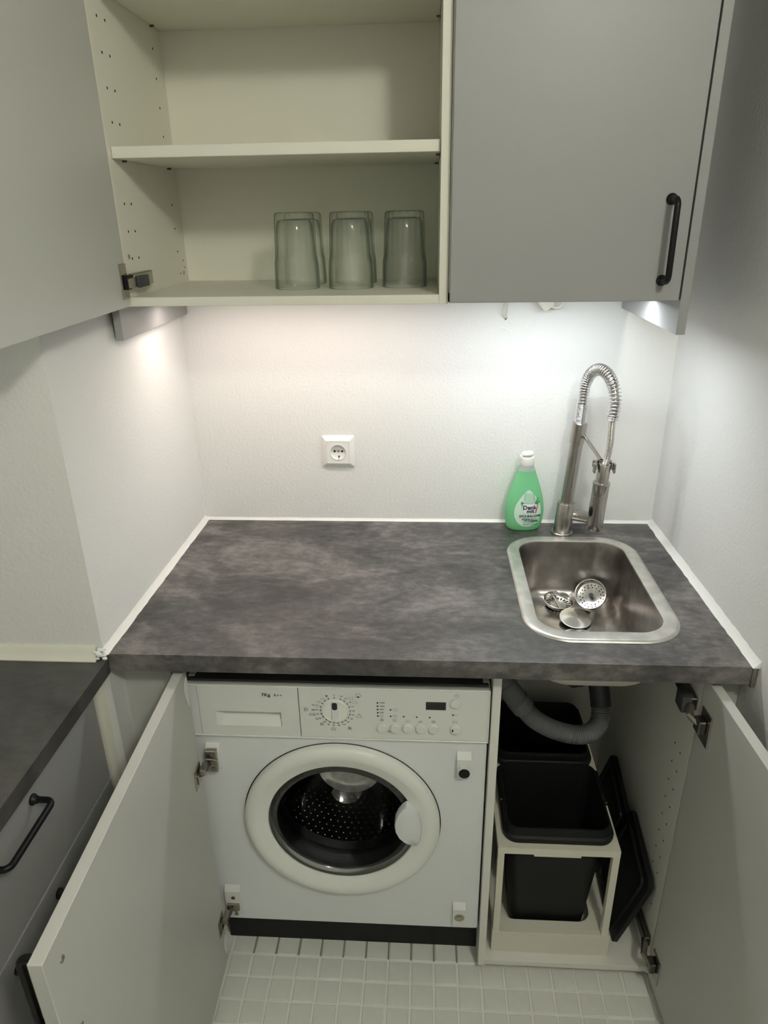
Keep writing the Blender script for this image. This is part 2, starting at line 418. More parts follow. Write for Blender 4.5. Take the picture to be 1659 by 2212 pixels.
# ------------------------------------------------------------------ bar handle used on all fronts
def bar_handle(parent, p, q, out, name='handle', r=.0052, stand=.035, lab=None):
    # p,q = post feet on the front, out = unit vector away from it
    p, q, out = Vector(p), Vector(q), Vector(out); d = (q-p).normalized(); k = .012
    bm = BM()
    pts = [p+out*.001, p+out*(stand-k)]
    for i in range(1, 6):
        a = pi/2*i/6; pts.append(p+out*(stand-k)+out*k*sin(a)+d*k*(1-cos(a)))
    pts += [p+out*stand+d*k, q+out*stand-d*k]
    for i in range(1, 6):
        a = pi/2*(1-i/6); pts.append(q+out*(stand-k)+out*k*sin(a)-d*k*(1-cos(a)))
    pts += [q+out*(stand-k), q+out*.001]
    tube(bm, pts, r, 12)
    for f in (p, q): lathe(bm, f, out, [(.0092, 0), (.0092, .003), (.0066, .0065), (.0058, .010)], 16, True, True)
    return obj(name, bm, M['black'], parent, label=lab)

# ------------------------------------------------------------------ left drawer cabinet
t = thing('drawer_cabinet', 'grey drawer cabinet with black bar handles under the left worktop', 'cabinet', (-.34, -.94, 0))
b = BM(); box(b, -.69, -.056, -1.238, -.645, .10, .8615); obj('carcass', b, M['white'], t)
b = BM(); box(b, -.66, -.09, -1.238, -.66, 0, .10); obj('plinth', b, M['grey'], t)
for z0, z1, hz in ((.6310, .8585, .8005), (.404, .6270, .591), (.104, .400, .362)):
    b = BM(); box(b, -.054, -.035, -1.2365, -.6435, z0, z1, .0012); d = obj('drawer', b, M['greydoor'], t)
    bar_handle(d, (-.035, -.870, hz), (-.035, -.998, hz), (1, 0, 0))
t2 = thing('drawer_cabinet', 'second grey cabinet of the left run, nearest the viewer', 'cabinet', (-.34, -1.6, 0))
b = BM(); box(b, -.69, -.056, -2.0, -1.242, 0.0, .8615); obj('carcass', b, M['white'], t2)
b = BM(); box(b, -.054, -.035, -1.998, -1.2405, .104, .8585, .0012); obj('door', b, M['greydoor'], t2)

# corner fillers under the worktop
t = thing('corner_post', 'white rounded corner filler between drawers and niche', 'filler', (-.045, -.60, 0))
b = BM()
loft(b, [(rr(-.0475, -.6000, .0215, .0350, .012, 5), 0), (rr(-.0475, -.6000, .0215, .0350, .012, 5), .8605)], True, True)
obj('post', b, M['cream'], t)
b = BM(); tube(b, [(-.0275, -.573, 0), (-.0275, -.573, .8605)], .0045, 10); obj('bead', b, M['plastic'], t)
t = thing('filler_panel', 'grey filler panel under the worktop at the left of the washing machine', 'panel', (.03, -.56, 0))
b = BM(); box(b, -.0240, .0690, -.563, -.545, 0, .8630, .0006); obj('panel', b, M['grey'], t)
b = BM(); box(b, .0700, .0850, -.566, -.05, 0, .8630, .0006); obj('side_panel', b, M['grey'], t)
t = thing('filler_panel', 'grey filler panel between the open right door and the right wall', 'panel', (1.135, -.56, 0))
b = BM(); box(b, 1.1110, 1.1597, -.573, -.555, 0, .8630, .0006); obj('panel', b, M['grey'], t)

# ------------------------------------------------------------------ concealed hinge builder (local: x = out of door inner face, y along door to hinge side, z up)
def cup_hinge(parent, mtx, arm_len=.10, dark=False, name='hinge'):
    mm = M['darknickel'] if dark else M['nickel']
    b = BM()
    box(b, 0, .0025, -.018, .018, -.030, .030, .001, mtx)                 # flange on the door
    h = obj(name, b, mm, parent)
    b = BM(); box(b, .0027, .0055, -.010, .012, -.011, .011, .0006, mtx); obj('cup', b, M['black'], h)
    b = BM()
    box(b, .003, .017, .004, .014, -.010, .010, .001, mtx)
    obj('link_arm', b, M['nickel'], h)
    return h

# ------------------------------------------------------------------ washing machine with its furniture door
WX0, WX1, WY = .110, .7045, -.5547
CX, CZ, RR = .4050, .4410, .2090
t = wm = thing('washing_machine', 'white built-in front-loading washing machine under the worktop', 'washing machine', (.407, -.30, 0))
fy = lambda d: (lambda u, v: (u, WY-d, v))
b = BM()
box(b, WX0, WX0+.012, WY+.012, -.05, .105, .800); box(b, WX1-.012, WX1, WY+.012, -.05, .105, .800)
box(b, WX0, WX1, -.062, -.05, .105, .80); box(b, WX0, WX1, WY+.012, -.05, .105, .118); box(b, WX0, WX1, WY+.030, -.05, .775, .792)
obj('casing', b, M['enamel'], t)
b = BM()          # front plate with the round hole
N = 64
hol = [(CX+.172*cos(2*pi*i/N), .448+.172*sin(2*pi*i/N)) for i in range(N)]
def vert_plate(bm, outer, hole, y0, y1):
    sets = []
    for y in (y0, y1):
        vo = [bm.verts.new((x, y, z)) for x, z in outer]; vh = [bm.verts.new((x, y, z)) for x, z in hole]
        es = [bm.edges.new((vo[i], vo[(i+1) % len(vo)])) for i in range(len(vo))] + [bm.edges.new((vh[i], vh[(i+1) % len(vh)])) for i in range(len(vh))]
        bmesh.ops.triangle_fill(bm, use_beauty=True, edges=es); sets.append((vo, vh))
    ring_faces(bm, [sets[0][0], sets[1][0]]); ring_faces(bm, [sets[0][1], sets[1][1]])
vert_plate(b, rr((WX0+WX1)/2, (.122+.6665)/2, (WX1-WX0)/2, (.6665-.122)/2, .006, 3), hol, WY, WY+.012)
obj('front_plate', b, M['enamel'], t, ang=30)
b = BM(); box(b, WX0, .1288, WY-.004, WY+.03, .6690, .7880, .0015); obj('side_strip', b, M['enamel'], t)
# detergent drawer with a recessed grip
b = BM()
DX0, DX1, DZ0, DZ1 = .1298, .3305, .6690, .7890
gx0, gx1, gz0, gz1 = .1620, .2945, .6935, .7285
vo = [(DX0, DZ0), (DX1, DZ0), (DX1, DZ1), (DX0, DZ1)]; vi = [(gx0, gz0), (gx1, gz0), (gx1, gz1), (gx0, gz1)]
y1 = WY-.006
A = [b.verts.new((x, y1, z)) for x, z in vo]; B_ = [b.verts.new((x, y1, z)) for x, z in vi]
dp = [.001, .001, .020, .020]
Cc = [b.verts.new((x, y1+d, z)) for (x, z), d in zip([(gx0+.010, gz0+.001), (gx1-.002, gz0+.001), (gx1-.002, gz1-.003), (gx0+.012, gz1-.003)], dp)]
D_ = [b.verts.new((x, WY+.03, z)) for x, z in vo]
ring_faces(b, [D_, A]); ring_faces(b, [A, B_]); ring_faces(b, [B_, Cc]); b.faces.new(Cc)
dd = obj('detergent_drawer', b, M['plastic'], t, ang=20)
b = BM(); tx = fy(.0064)
font_bm(b, '7Kg', .0105, lambda u, v: tx(.2670+u, .7705+v), 'CENTER', .00028, 1.08)
font_bm(b, 'A++', .0100, lambda u, v: tx(.2910+u, .7702+v), 'CENTER', .00004, .95)
obj('lettering', b, M['print'], dd, ang=0)
b = BM(); box(b, .3318, WX1, WY-.006, WY+.03, .6690, .7890, .0012); cp = obj('control_panel', b, M['plastic'], t)
b = BM(); box(b, WX0, WX1, WY-.0075, WY-.002, .6662, .6688, .0006); box(b, WX0, WX1, WY-.0075, WY+.02, .7895, .7930, .0008)
box(b, WX1-.0008, WX1+.0016, WY-.0075, WY+.02, .6665, .7925); obj('panel_trim', b, M['ringp'], t)
b = BM(); box(b, WX0+.002, WX1-.002, WY+.004, -.05, .7935, .7985); box(b, WX0+.03, WX1-.03, WY+.045, -.07, .7985, .818, .004)
obj('top_cover', b, M['rubber'], t, label='dark top cover')
# dial
b = BM(); DCX, DCZ = .4033, .7365; P0 = (DCX, WY-.006, DCZ+.001)
lathe(b, P0, (0, -1, 0), [(.0265, 0), (.0265, .003), (.0250, .0045), (.0245, .0045), (.0235, .0035), (.0150, .0035)], 40, True, True)
pd = obj('program_dial', b, M['ringp'], t)
b = BM()
prism(b, rr(0, 0, .0062, .0225, .005, 4), .0035, .0080, lambda u, v, d: (DCX+u*(1-.12*(d > .006)), WY-.006-d, DCZ+.003+v*(1-.05*(d > .006))))
obj('dial_grip', b, M['plastic'], pd)
b = BM(); prism(b, rr(0, .0135, .0052, .0086, .004, 4), .0081, .0085, lambda u, v, d: (DCX+u, WY-.006-d, DCZ+.003+v)); obj('pointer', b, M['print'], pd, label='black pointer on dial')
# buttons
for bx, bz in ((.4955, .6991), (.5214, .6988), (.5463, .6990), (.5719, .6990), (.5969, .6990), (.640, .6993), (.6386, .7625)):
    b = BM(); lathe(b, (bx, WY-.006, bz), (0, -1, 0), [(.0106, 0), (.0104, .0012), (.0099, .0012), (.0099, .0045), (.0088, .0058), (.003, .0062)], 24, True, True)
    ob = obj('push_button', b, M['plastic'], t)
    if bx == .640:
        b = BM(); prism(b, [(-.0052+.0016*cos(a*pi/6), .0034*sin(a*pi/6)) for a in range(12)], .0059, .0064, lambda u, v, d: (bx+u, WY-.006-d, bz+v)); obj('button_mark', b, M['print'], ob)
b = BM(); box(b, .5817, .6208, WY-.0066, WY-.005, .7445, .7630); obj('display', b, M['lcd'], t, label='dark display window')
# printed marks on the control panel
b = BM(); g = BM(); tx = fy(.0065)
def P1(px, py): return .4955+(px-826)*.00092, .6991-((py-1566)-.0255*(px-826))*.001128
def crop7(u, v): return P1(790+u*.16275, 1470+v*.16275)
def crop6(u, v): return (.4033+((u-630)-.02*(v-475))*.0001216, .7362-((v-475)-.026*(u-630))*.0001504)
for c in ((165, 266), (165, 310), (166, 353), (167, 397), (168, 439), (336, 358), (337, 444), (508, 449), (679, 455), (849, 460), (1152, 428)):
    disc(b, *crop7(*c), .0019, tx)
for s, c in (('1400', (222, 267)), ('1200', (222, 311)), ('900', (220, 354)), ('700', (217, 397))):
    x, z = crop7(*c); font_bm(g, s, .0046, lambda u, v: tx(x+u, z+v), 'CENTER', .00008, 1.25)
SW = .00042
def icon(kind, x, z, s):
    S = lambda pts, closed=False, wd=SW: stroke(g, [(x+p[0]*s, z+p[1]*s) for p in pts], wd, tx, closed)
    if kind == 'tag': S([(-1, 0), (-.4, .6), (1, .6), (1, -.6), (-.4, -.6)], True)
    if kind == 'clock': S(circ(0, 0, .9), False); S([(0, .6), (0, 0), (-.4, -.1)]); S([(.8, .3), (1.3, 0), (.8, -.3)])
    if kind == 'tub': S([(-1, .6), (-.8, -.6), (.8, -.6), (1, .6)]); S([(-.9, .35), (.9, .35)])
    if kind == 'basin': S([(-1, .6), (-1, -.6), (1, -.6), (1, .6)]); S([(0, .6), (0, -.6)])
    if kind == 'spiral': S(circ(0, 0, .9)); S(circ(0, 0, .55)); S(circ(0, 0, .25))
    if kind == 'check': S([(-.9, .8), (.9, .8), (.9, -.8), (-.9, -.8)], True); S([(-.4, 0), (-.1, -.4), (.5, .4)])
    if kind == 'iron': S([(-1, -.5), (-.3, .5), (.5, .5), (.6, -.5)], True); S([(-.4, 0), (.4, 0)]); S([(.8, .2), (1.2, -.2)])
    if kind == 'rinse': S([(-1, .4), (-.9, -.6), (.9, -.6), (1, .4)], True); S([(0, 1), (0, 0)]); S([(-.6, -.1), (.6, -.1)]); S([(-.7, -.35), (.7, -.35)])
    if kind == 'play': S([(-1, .7), (0, 0), (-1, -.7)], True); S([(.35, .7), (.35, -.7)]); S([(.85, .7), (.85, -.7)])
    if kind == 'key': S(circ(-.6, 0, .35, 10)); S([(-.25, 0), (1, 0)])
    if kind == 'lock': S(circ(0, 0, .9, 12)); S([(-.4, -.4), (.4, -.4), (.4, .1), (-.4, .1)], True)
    if kind == 'star': S([(cos(pi/2+i*pi/5)*(1 if i % 2 == 0 else .42), sin(pi/2+i*pi/5)*(1 if i % 2 == 0 else .42)) for i in range(10)], True, .0006)
    if kind == 'tri': S([(-1, -.7), (-.05, .85), (.95, -.3), (.9, -.7)], True, .0006); S([(0, .3), (.5, .1)], False, .0006)
    if kind == 'cotton':
        S([(cos(a*.1*pi)*(.9+.13*cos(5*a*.1*pi)), sin(a*.1*pi)*(.9+.13*cos(5*a*.1*pi))) for a in range(20)], True, .0006); disc(g, x, z-.55*s, .38*s, tx)
    if kind == 'flower':
        for a, c_ in ((0, 1), (1, 1), (2, 1), (3, 1)): S(circ(.42*cos(a*pi/2+pi/4), .42*sin(a*pi/2+pi/4), .42, 10), False, .0005)
        S([(.5, -.6), (1.1, -1.2)], False, .0006)
    if kind == 'hand': S([(-1, .3), (-.9, -.8), (.9, -.8), (1, .3)], False, .0005); S(circ(.05, .25, .55, 12), False, .0006)
    if kind == 'ring': S(circ(0, 0, .9, 14))
    if kind == 'snow':
        for a in range(3): S([(-cos(a*pi/3+.5), -sin(a*pi/3+.5)), (cos(a*pi/3+.5), sin(a*pi/3+.5))])
    if kind == 'blob': S(circ(0, 0, .9, 12), False, .0006); S([(-.7, .3), (.7, .3)]); S([(-.7, -.3), (.7, -.3)]); S([(0, .9), (0, -.9)])
    if kind == 'shirt': S([(-.8, .8), (.8, .8), (.8, -.8), (-.8, -.8)], True); S([(-.4, -.6), (0, .5), (.4, -.6)])
for k, c, s in (('tag', (395, 358), .0046), ('clock', (390, 444), .0038), ('tub', (214, 440), .0033), ('spiral', (220, 493), .0036), ('check', (389, 498), .0036), ('basin', (558, 507), .0038),
                ('iron', (727, 516), .0042), ('rinse', (900, 516), .0040), ('clock', (1190, 177), .0042), ('key', (1200, 429), .0036), ('play', (1183, 520), .0042), ('lock', (309, 648), .0026)):
    x, z = crop7(*c); icon(k, x, z, s)
for k, c, s in (('ring', (618, 222), .0020), ('spiral', (497, 235), .0028), ('basin', (427, 277), .0030), ('tub', (370, 327), .0032), ('clock', (330, 390), .0034), ('star', (150, 450), .0048), ('rinse', (270, 457), .0030),
                ('tri', (222, 530), .0034), ('cotton', (282, 530), .0032), ('shirt', (325, 605), .0028), ('blob', (402, 692), .0034), ('snow', (515, 697), .0028), ('hand', (588, 770), .0048), ('flower', (860, 760), .0046),
                ('tri', (1018, 555), .0056), ('cotton', (1006, 232), .0054), ('tag', (880, 277), .0048), ('tag', (950, 340), .0048)):
    x, z = crop6(*c); icon(k, x, z, s)
for s, c in (("90'", (738, 243)), ("60'", (806, 277)), ("40'", (880, 338)), ("30'", (915, 405)), ("60'", (930, 477)), ("40'", (920, 542)), ("30'", (897, 607)), ("40'", (838, 657)), ("30'", (773, 697)),
             ("40'", (684, 713)), ("30'", (597, 711)), ("40'", (447, 657)), ("40'", (378, 598)), ("30'", (343, 527)), ("30'", (328, 457)), ("30'", (273, 380))):
    x, z = crop6(*c); font_bm(g, s, .0042, lambda u, v: tx(x+u, z+v), 'CENTER', .00006, 1.2)
for grp in (((718, 285), (779, 317), (829, 362), (862, 416)), ((874, 475), (868, 535), (840, 588)), ((797, 630), (740, 661)), ((673, 677), (603, 673), (537, 656), (477, 621)), ((430, 576), (398, 522), (386, 462), (393, 405)), ((421, 353), (466, 310), (527, 279)), ((621, 265),)):
    pts = [crop6(*c) for c in grp]
    for p in pts: disc(b, *p, .0014, tx, 10)
    if len(pts) > 1: stroke(b, pts, .0004, tx)
obj('symbols', g, M['printg'], cp, ang=0, kind='stuff'); obj('indicator_dots', b, M['print'], cp, ang=0, kind='stuff')
# porthole door
b = BM()
lathe(b, (CX, WY, CZ), (0, -1, 0), [(RR, .000), (RR, .012), (RR-.003, .017), (RR-.010, .0205), (RR-.022, .0215), (.181, .0195), (.176, .0178), (.166, .0145), (.1585, .0115), (.1575, .008), (.1575, -.012)], 96)
pr = obj('porthole_ring', b, M['ringp'], t, ang=40)
b = BM(); lathe(b, (CX, WY, CZ), (0, -1, 0), [(RR+.0022, .0015), (RR-.004, .0015)], 96); obj('ring_gap', b, M['darkhole'], pr)
b = BM()
lathe(b, (CX, WY, CZ), (0, -1, 0), [(.1575, .0085), (.150, .0105), (.143, .0095), (.1385, .002), (.133, -.030), (.124, -.070), (.108, -.108), (.088, -.138), (.074, -.152)], 72)
pg = obj('porthole_glass', b, M['pane'], t, ang=60)
b = BM(); lathe(b, (CX, WY, CZ), (0, -1, 0), [(.074, -.152), (.066, -.157), (.050, -.160), (.0, -.161)], 48); obj('bowl_end', b, painted_reflection_mat('glass_painted_reflection'), pg, ang=60, label='flat end of the glass bowl with a painted floor reflection')
hx = lambda u, v, d: (u, WY-d, v)
hp = [(.5440, .5140), (.5370, .5080), (.5270, .4930), (.5205, .4750), (.5185, .4580), (.5205, .4400), (.5280, .4230), (.5400, .4105), (.5530, .4050), (.5665, .4050), (.5690, .4090), (.5735, .4280), (.5752, .4500), (.5735, .4720), (.5690, .4900), (.5640, .4990)]
b = BM()
a1 = [b.verts.new(hx(u, v, .012)) for u, v in hp]; a2 = [b.verts.new(hx(u, v, .026)) for u, v in hp]
cu, cv = .548, .458
a3 = [b.verts.new(hx(cu+(u-cu)*.94, cv+(v-cv)*.95, .0295)) for u, v in hp]; a4 = [b.verts.new(hx(cu+(u-cu)*.55, cv+(v-cv)*.55, .0315)) for u, v in hp]
ring_faces(b, [a1, a2, a3, a4], True, True); obj('door_handle', b, M['enamel'], t, ang=50)
# gasket and drum behind the glass
b = BM(); lathe(b, (CX, WY, .445), (0, 1, 0), [(.171, .004), (.160, .010), (.158, .030), (.150, .036), (.149, .050), (.156, .058), (.150, .075)], 64); obj('gasket', b, M['rubber'], t, ang=50)
b = BM(); lathe(b, (CX, WY, .445), (0, 1, 0), [(.150, .072), (.158, .078), (.160, .083), (.236, .090), (.240, .10), (.240, .34), (.232, .35), (.0, .362)], 72); dr = obj('drum', b, M['drum'], t, ang=40)
b = BM()
for ry in range(15):
    for k in range(84):
        a = 2*pi*(k+.5*(ry % 2))/84
        y = WY+.098+.0165*ry; r = .2396; rad_d = Vector((sin(a), 0, -cos(a))); tan_d = Vector((cos(a), 0, sin(a)))
        c = Vector((CX, y, .445))+rad_d*r
        rg = [b.verts.new(c+(tan_d*cos(q*pi/3)+Vector((0, 1, 0))*sin(q*pi/3))*.0042) for q in range(6)]
        r2 = [b.verts.new(c-rad_d*.0018+(tan_d*cos(q*pi/3)+Vector((0, 1, 0))*sin(q*pi/3))*.0026) for q in range(6)]
        ring_faces(b, [rg, r2], False, True)
obj('drum_dimples', b, M['nickel'], dr, ang=80, kind='stuff')
for k in range(3):
    b = BM(); mt_ = Matrix.Translation((CX, WY+.22, .445)) @ Matrix.Rotation(pi*.62+2*pi*k/3, 4, 'Y')
    box(b, -.018, .018, -.10, .10, .190, .238, .008, mt_, 2); obj('drum_paddle', b, M['drum'], dr)
# fixing blocks, hinge plates, kickplate
def block(name, x0, x1, z0, z1, y=.012, mt_='plastic'):
    b = BM(); prism(b, [(0, 0), (z1-z0, 0), (z1-z0, y*.15), (z1-z0-.012, y), (0, y)], x0, x1, lambda u, v, d: (d, WY-v, z0+u)); return obj(name, b, M[mt_], t, ang=20)
k = block('fixing_block', .6455, .6742, .5790, .6380)
b = BM(); cyl(b, (.6600, WY-.004, .6010), (.6600, WY-.022, .6010), .0128, 24); obj('buffer_sleeve', b, M['plastic'], k)
b = BM(); cyl(b, (.6600, WY-.010, .6010), (.6600, WY-.0235, .6010), .0112, 24); obj('buffer', b, M['black'], k, label='black round buffer')
b = BM(); cyl(b, (.6590, WY-.001, .5760), (.6590, WY-.005, .5760), .0042, 14); obj('screw', b, M['brass'], k)
k = block('fixing_block', .6475, .6755, .1430, .2040)
b = BM(); lathe(b, (.6618, WY-.012, .1690), (0, -1, 0), [(.0115, 0), (.0115, .0008), (.0100, .0008), (.0055, .0004)], 20); cyl(b, (.6618, WY-.011, .1690), (.6618, WY-.0138, .1690), .0052, 14); obj('screw', b, M['nickel'], k)
k = block('hinge_block', .1305, .1590, .5790, .6420)
b = BM(); box(b, .1330, .1560, WY-.021, WY-.010, .5835, .6375, .0012)
box(b, .1325, .1575, WY-.0235, WY-.020, .5985, .6180, .0008); hb = obj('hinge_plate', b, M['nickel'], k)
for z in (.6285, .6080, .5925):
    b = BM(); lathe(b, (.1462, WY-.0236 if z == .6080 else WY-.0211, z), (0, -1, 0), [(.0048, 0), (.0044, .0015), (.001, .0018)], 14, True, True); obj('screw', b, M['brass'], k)
b = BM(); cyl(b, (.1505, WY-.001, .5780), (.1505, WY-.006, .5780), .0042, 12)
obj('screw', b, M['brass'], k)
k = block('hinge_block', .1265, .1625, .1500, .2310, .010)
b = BM(); box(b, .1300, .1585, WY-.016, WY-.009, .1640, .1830, .001); obj('hinge_plate', b, M['nickel'], k)
for x, z in ((.1455, .2010), (.1450, .1735), (.1475, .1600), (.1490, .1495)):
    b = BM(); cyl(b, (x, WY-.008, z), (x, WY-.0172 if z < .19 and z > .165 else WY-.0118, z), .0046, 12); obj('screw', b, M['brass'], k)
b = BM(); box(b, .1060, .7075, -.5130, -.500, 0, .125); obj('kickplate', b, M['kick'], t, label='black kickplate')

# furniture door hung on the machine's hinges
dh = (.1255, -.590); tilt = -.032
Md = Matrix.Translation((dh[0], dh[1], 0)) @ Matrix.Rotation(-tilt, 4, 'Z')      # local: -y away from hinge, -x through the door
b = BM(); box(b, -.0185, 0, -.571, .002, .045, .8520, .0010, Md); fd = obj('furniture_door', b, M['grey'], t, label='open grey door hung on the machine')
def dpt(x, y, z): return Md @ Vector((x, y, z))
bar_handle(fd, dpt(-.0185, -.5370, .8140), dpt(-.0185, -.5370, .6860), -(Md.to_3x3() @ Vector((1, 0, 0))))
for z in (.8140, .6860):
    b = BM(); lathe(b, dpt(0, -.5370, z), Md.to_3x3() @ Vector((1, 0, 0)), [(.0050, 0), (.0046, .0016), (.0015, .0022)], 14, True, True); obj('handle_screw', b, M['nickel'], fd)
for zc, hh in ((.802, .032), (.088, .030)):      # two white paper scraps stuck to the inner face
    b = BM(); pts = [(.010, .9), (.004, 1.0), (-.004, .8), (-.009, .35), (-.008, -.1), (-.003, -.55), (.001, -1.0), (.0055, -.95), (.008, -.3), (.011, .3)]
    prism(b, [(u-.012, zc+v*hh) for u, v in pts], .0002, .0009, lambda u, v, d: dpt(d, u, v))
    obj('paper_scrap', b, M['sealw'], fd, label='white torn paper scrap')
for z, px in ((.617, .1320), (.185, .1300)):
    b = BM()
    box(b, 0, .0022, -.040, -.004, z-.034, z+.012, .0007, Md)
    box(b, .0022, .0050, -.030, -.010, z-.026, z-.004, .0007, Md)
    h = obj('hinge', b, M['nickel'], fd)
    b = BM(); tube(b, [dpt(.004, -.018, z-.012), dpt(.012, -.006, z-.008), dpt(.016, .012, z-.009), Vector((px+.006, WY-.016, z-.010))], [.0055, .0062, .0058, .0060], 6); obj('link_arm', b, M['darknickel'], h)
    b = BM(); box(b, .0052, .0160, -.022, .004, z-.010, z+.004, .0008, Md); obj('cover_cap', b, M['nickel'], h)

# ------------------------------------------------------------------ base cabinet under the sink
BX0, BX1, BY = .7085, 1.1085, -.5735
t = thing('base_cabinet', 'white base cabinet under the sink with its right door open', 'cabinet', (.91, -.30, 0))
b = BM(); box(b, BX0, BX0+.016, BY, -.02, .021, .8635, .0005); obj('side_panel', b, M['white'], t)
b = BM(); box(b, BX1-.016, BX1, BY, -.02, .021, .8635, .0005); sp = obj('side_panel', b, M['white'], t)
b = BM()
for k in range(10):
    for y in (-.535, -.505): cyl(b, (BX1-.0163, y, .20+.048*k), (BX1-.0155, y, .20+.048*k), .0023, 10)
obj('pin_holes', b, M['darkhole'], sp, kind='stuff')
b = BM(); box(b, BX0+.016, BX1-.016, BY+.0005, -.02, .025, .041, .0005); obj('bottom_panel', b, M['white'], t)
b = BM(); box(b, BX0+.016, BX1-.016, -.026, -.02, .041, .8635); obj('back_panel', b, M['white'], t)
b = BM()
for x in (BX0+.05, BX1-.05):
    for y in (-.50, -.10): cyl(b, (x, y, 0), (x, y, .025), .02, 16)
obj('leg', b, M['black'], t, kind='stuff')
rh = (1.0905, -.584); rt = .045
Mr = Matrix.Translation((rh[0], rh[1], 0)) @ Matrix.Rotation(rt, 4, 'Z')
b = BM(); box(b, 0, .0185, -.397, 0, .040, .8520, .0010, Mr); rd = obj('door', b, M['grey'], t, label='open grey right door')
for z, up in ((.765, 1), (.105, 0)):
    b = BM(); box(b, -.0024, 0, -.052, -.012, z-.034, z+.034, .0008, Mr); hg = obj('hinge', b, M['nickel'], rd)
    b = BM(); box(b, -.016, -.0026, -.040, -.016, z-.012, z+.016, .002, Mr); obj('hinge_cup', b, M['darknickel'], hg)
    b = BM(); box(b, BX1-.030, BX1-.0165, -.568, -.478, z-.002, z+.026, .002); obj('hinge_arm', b, M['darknickel'], hg)
    b = BM(); tube(b, [Mr @ Vector((-.010, -.028, z+.004)), Mr @ Vector((-.020, -.008, z+.008)), Vector((BX1-.026, -.560, z+.012))], [.007, .007, .008], 6); obj('link_arm', b, M['nickel'], hg)
    if up:
        b = BM(); box(b, BX1-.044, BX1-.022, -.566, -.530, z-.010, z+.028, .004, None, 2); obj('damper', b, M['rubber'], hg)
bar_handle(rd, Mr @ Vector((.0185, -.36, .8140)), Mr @ Vector((.0185, -.36, .6860)), Mr.to_3x3() @ Vector((1, 0, 0)))

# ------------------------------------------------------------------ bin frame, bins, lids, drain hose
FX0, FX1, FY0, FY1 = .7415, 1.0030, -.550, -.075
t = thing('waste_pullout', 'cream pull-out bin rack standing in the sink cabinet', 'bin rack', (.872, -.31, .041))
b = BM(); box(b, FX0-.002, FX1+.005, FY0-.001, FY0+.014, .0412, .1075, .0006); obj('front_board', b, M['binw'], t)
b = BM()
ho = rr((FX0+FX1)/2-.004, -.4125, .104, .104, .030, 5)
plate_with_hole(b, [(FX0, FY1), (FX0, FY0+.014), (FX1+.003, FY0+.014), (FX1+.003, FY1)], ho, .094, .106)
box(b, FX0, FX1+.003, FY0+.014, FY1, .0412, .060)
obj('tray', b, M['binw'], t)
for x0, x1 in ((FX0, FX0+.0145), (FX1-.0150, FX1)):
    for y in (FY0, FY1-.016):
        b = BM(); box(b, x0, x1, y, y+.016, .1065, .3545, .0006); obj('upright', b, M['binw'], t)
b = BM()
oo = [(FX0, FY1), (FX0, FY0), (FX1, FY0), (FX1, FY1)]
ho = rr((FX0+FX1)/2+.002, -.430, .1145, .1010, .028, 5)
plate_with_hole(b, [(FX0, -.322), (FX0, FY0), (FX1, FY0), (FX1, -.322)], ho, .3545, .3715)
box(b, FX0, FX1, -.322, -.314, .3545, .3715)
plate_with_hole(b, [(FX0, FY1), (FX0, -.314), (FX1, -.314), (FX1, FY1)], rr((FX0+FX1)/2+.002, -.200, .1145, .1010, .028, 5), .3545, .3715)
box(b, .8195, .9205, FY0-.0002, FY0+.006, .3485, .3560, .0008)
obj('top_frame', b, M['binw'], t)
def bin_(cy, lab):
    t = thing('waste_bin', lab, 'bin', (.872, cy, .062), 'black waste bins in the pull-out frame')
    cx = (FX0+FX1)/2+.002; b = BM()
    S = lambda hx, hy, r, z: (rr(cx, cy, hx, hy, r, 6), z)
    loft(b, [S(.080, .068, .026, .0615), S(.086, .074, .030, .064), S(.1075, .094, .028, .365), S(.119, .1065, .030, .3725), S(.1205, .108, .030, .378), S(.1205, .108, .030, .386), S(.116, .1035, .028, .390),
             S(.1145, .102, .027, .404), S(.1125, .100, .026, .409), S(.1090, .0965, .025, .409), S(.1060, .0935, .025, .396), S(.084, .072, .028, .070)], True, True)
    obj('body', b, M['blackp'], t, ang=30)
    b = BM()
    for s in (-1, 1): cyl(b, (cx+s*.1150, cy-.010, .398), (cx+s*.1205, cy-.010, .398), .006, 12)
    tube(b, [(cx-.1195, cy-.01, .398), (cx-.1195, cy+.09, .3935), (cx-.100, cy+.1105, .393), (cx+.100, cy+.1105, .393), (cx+.1195, cy+.09, .3935), (cx+.1195, cy-.01, .398)], .0025, 6)
    obj('carry_bow', b, M['black'], t)
bin_(-.430, 'black plastic waste bin at the front of the pull-out frame')
bin_(-.200, 'black plastic waste bin at the rear of the frame behind the front bin')
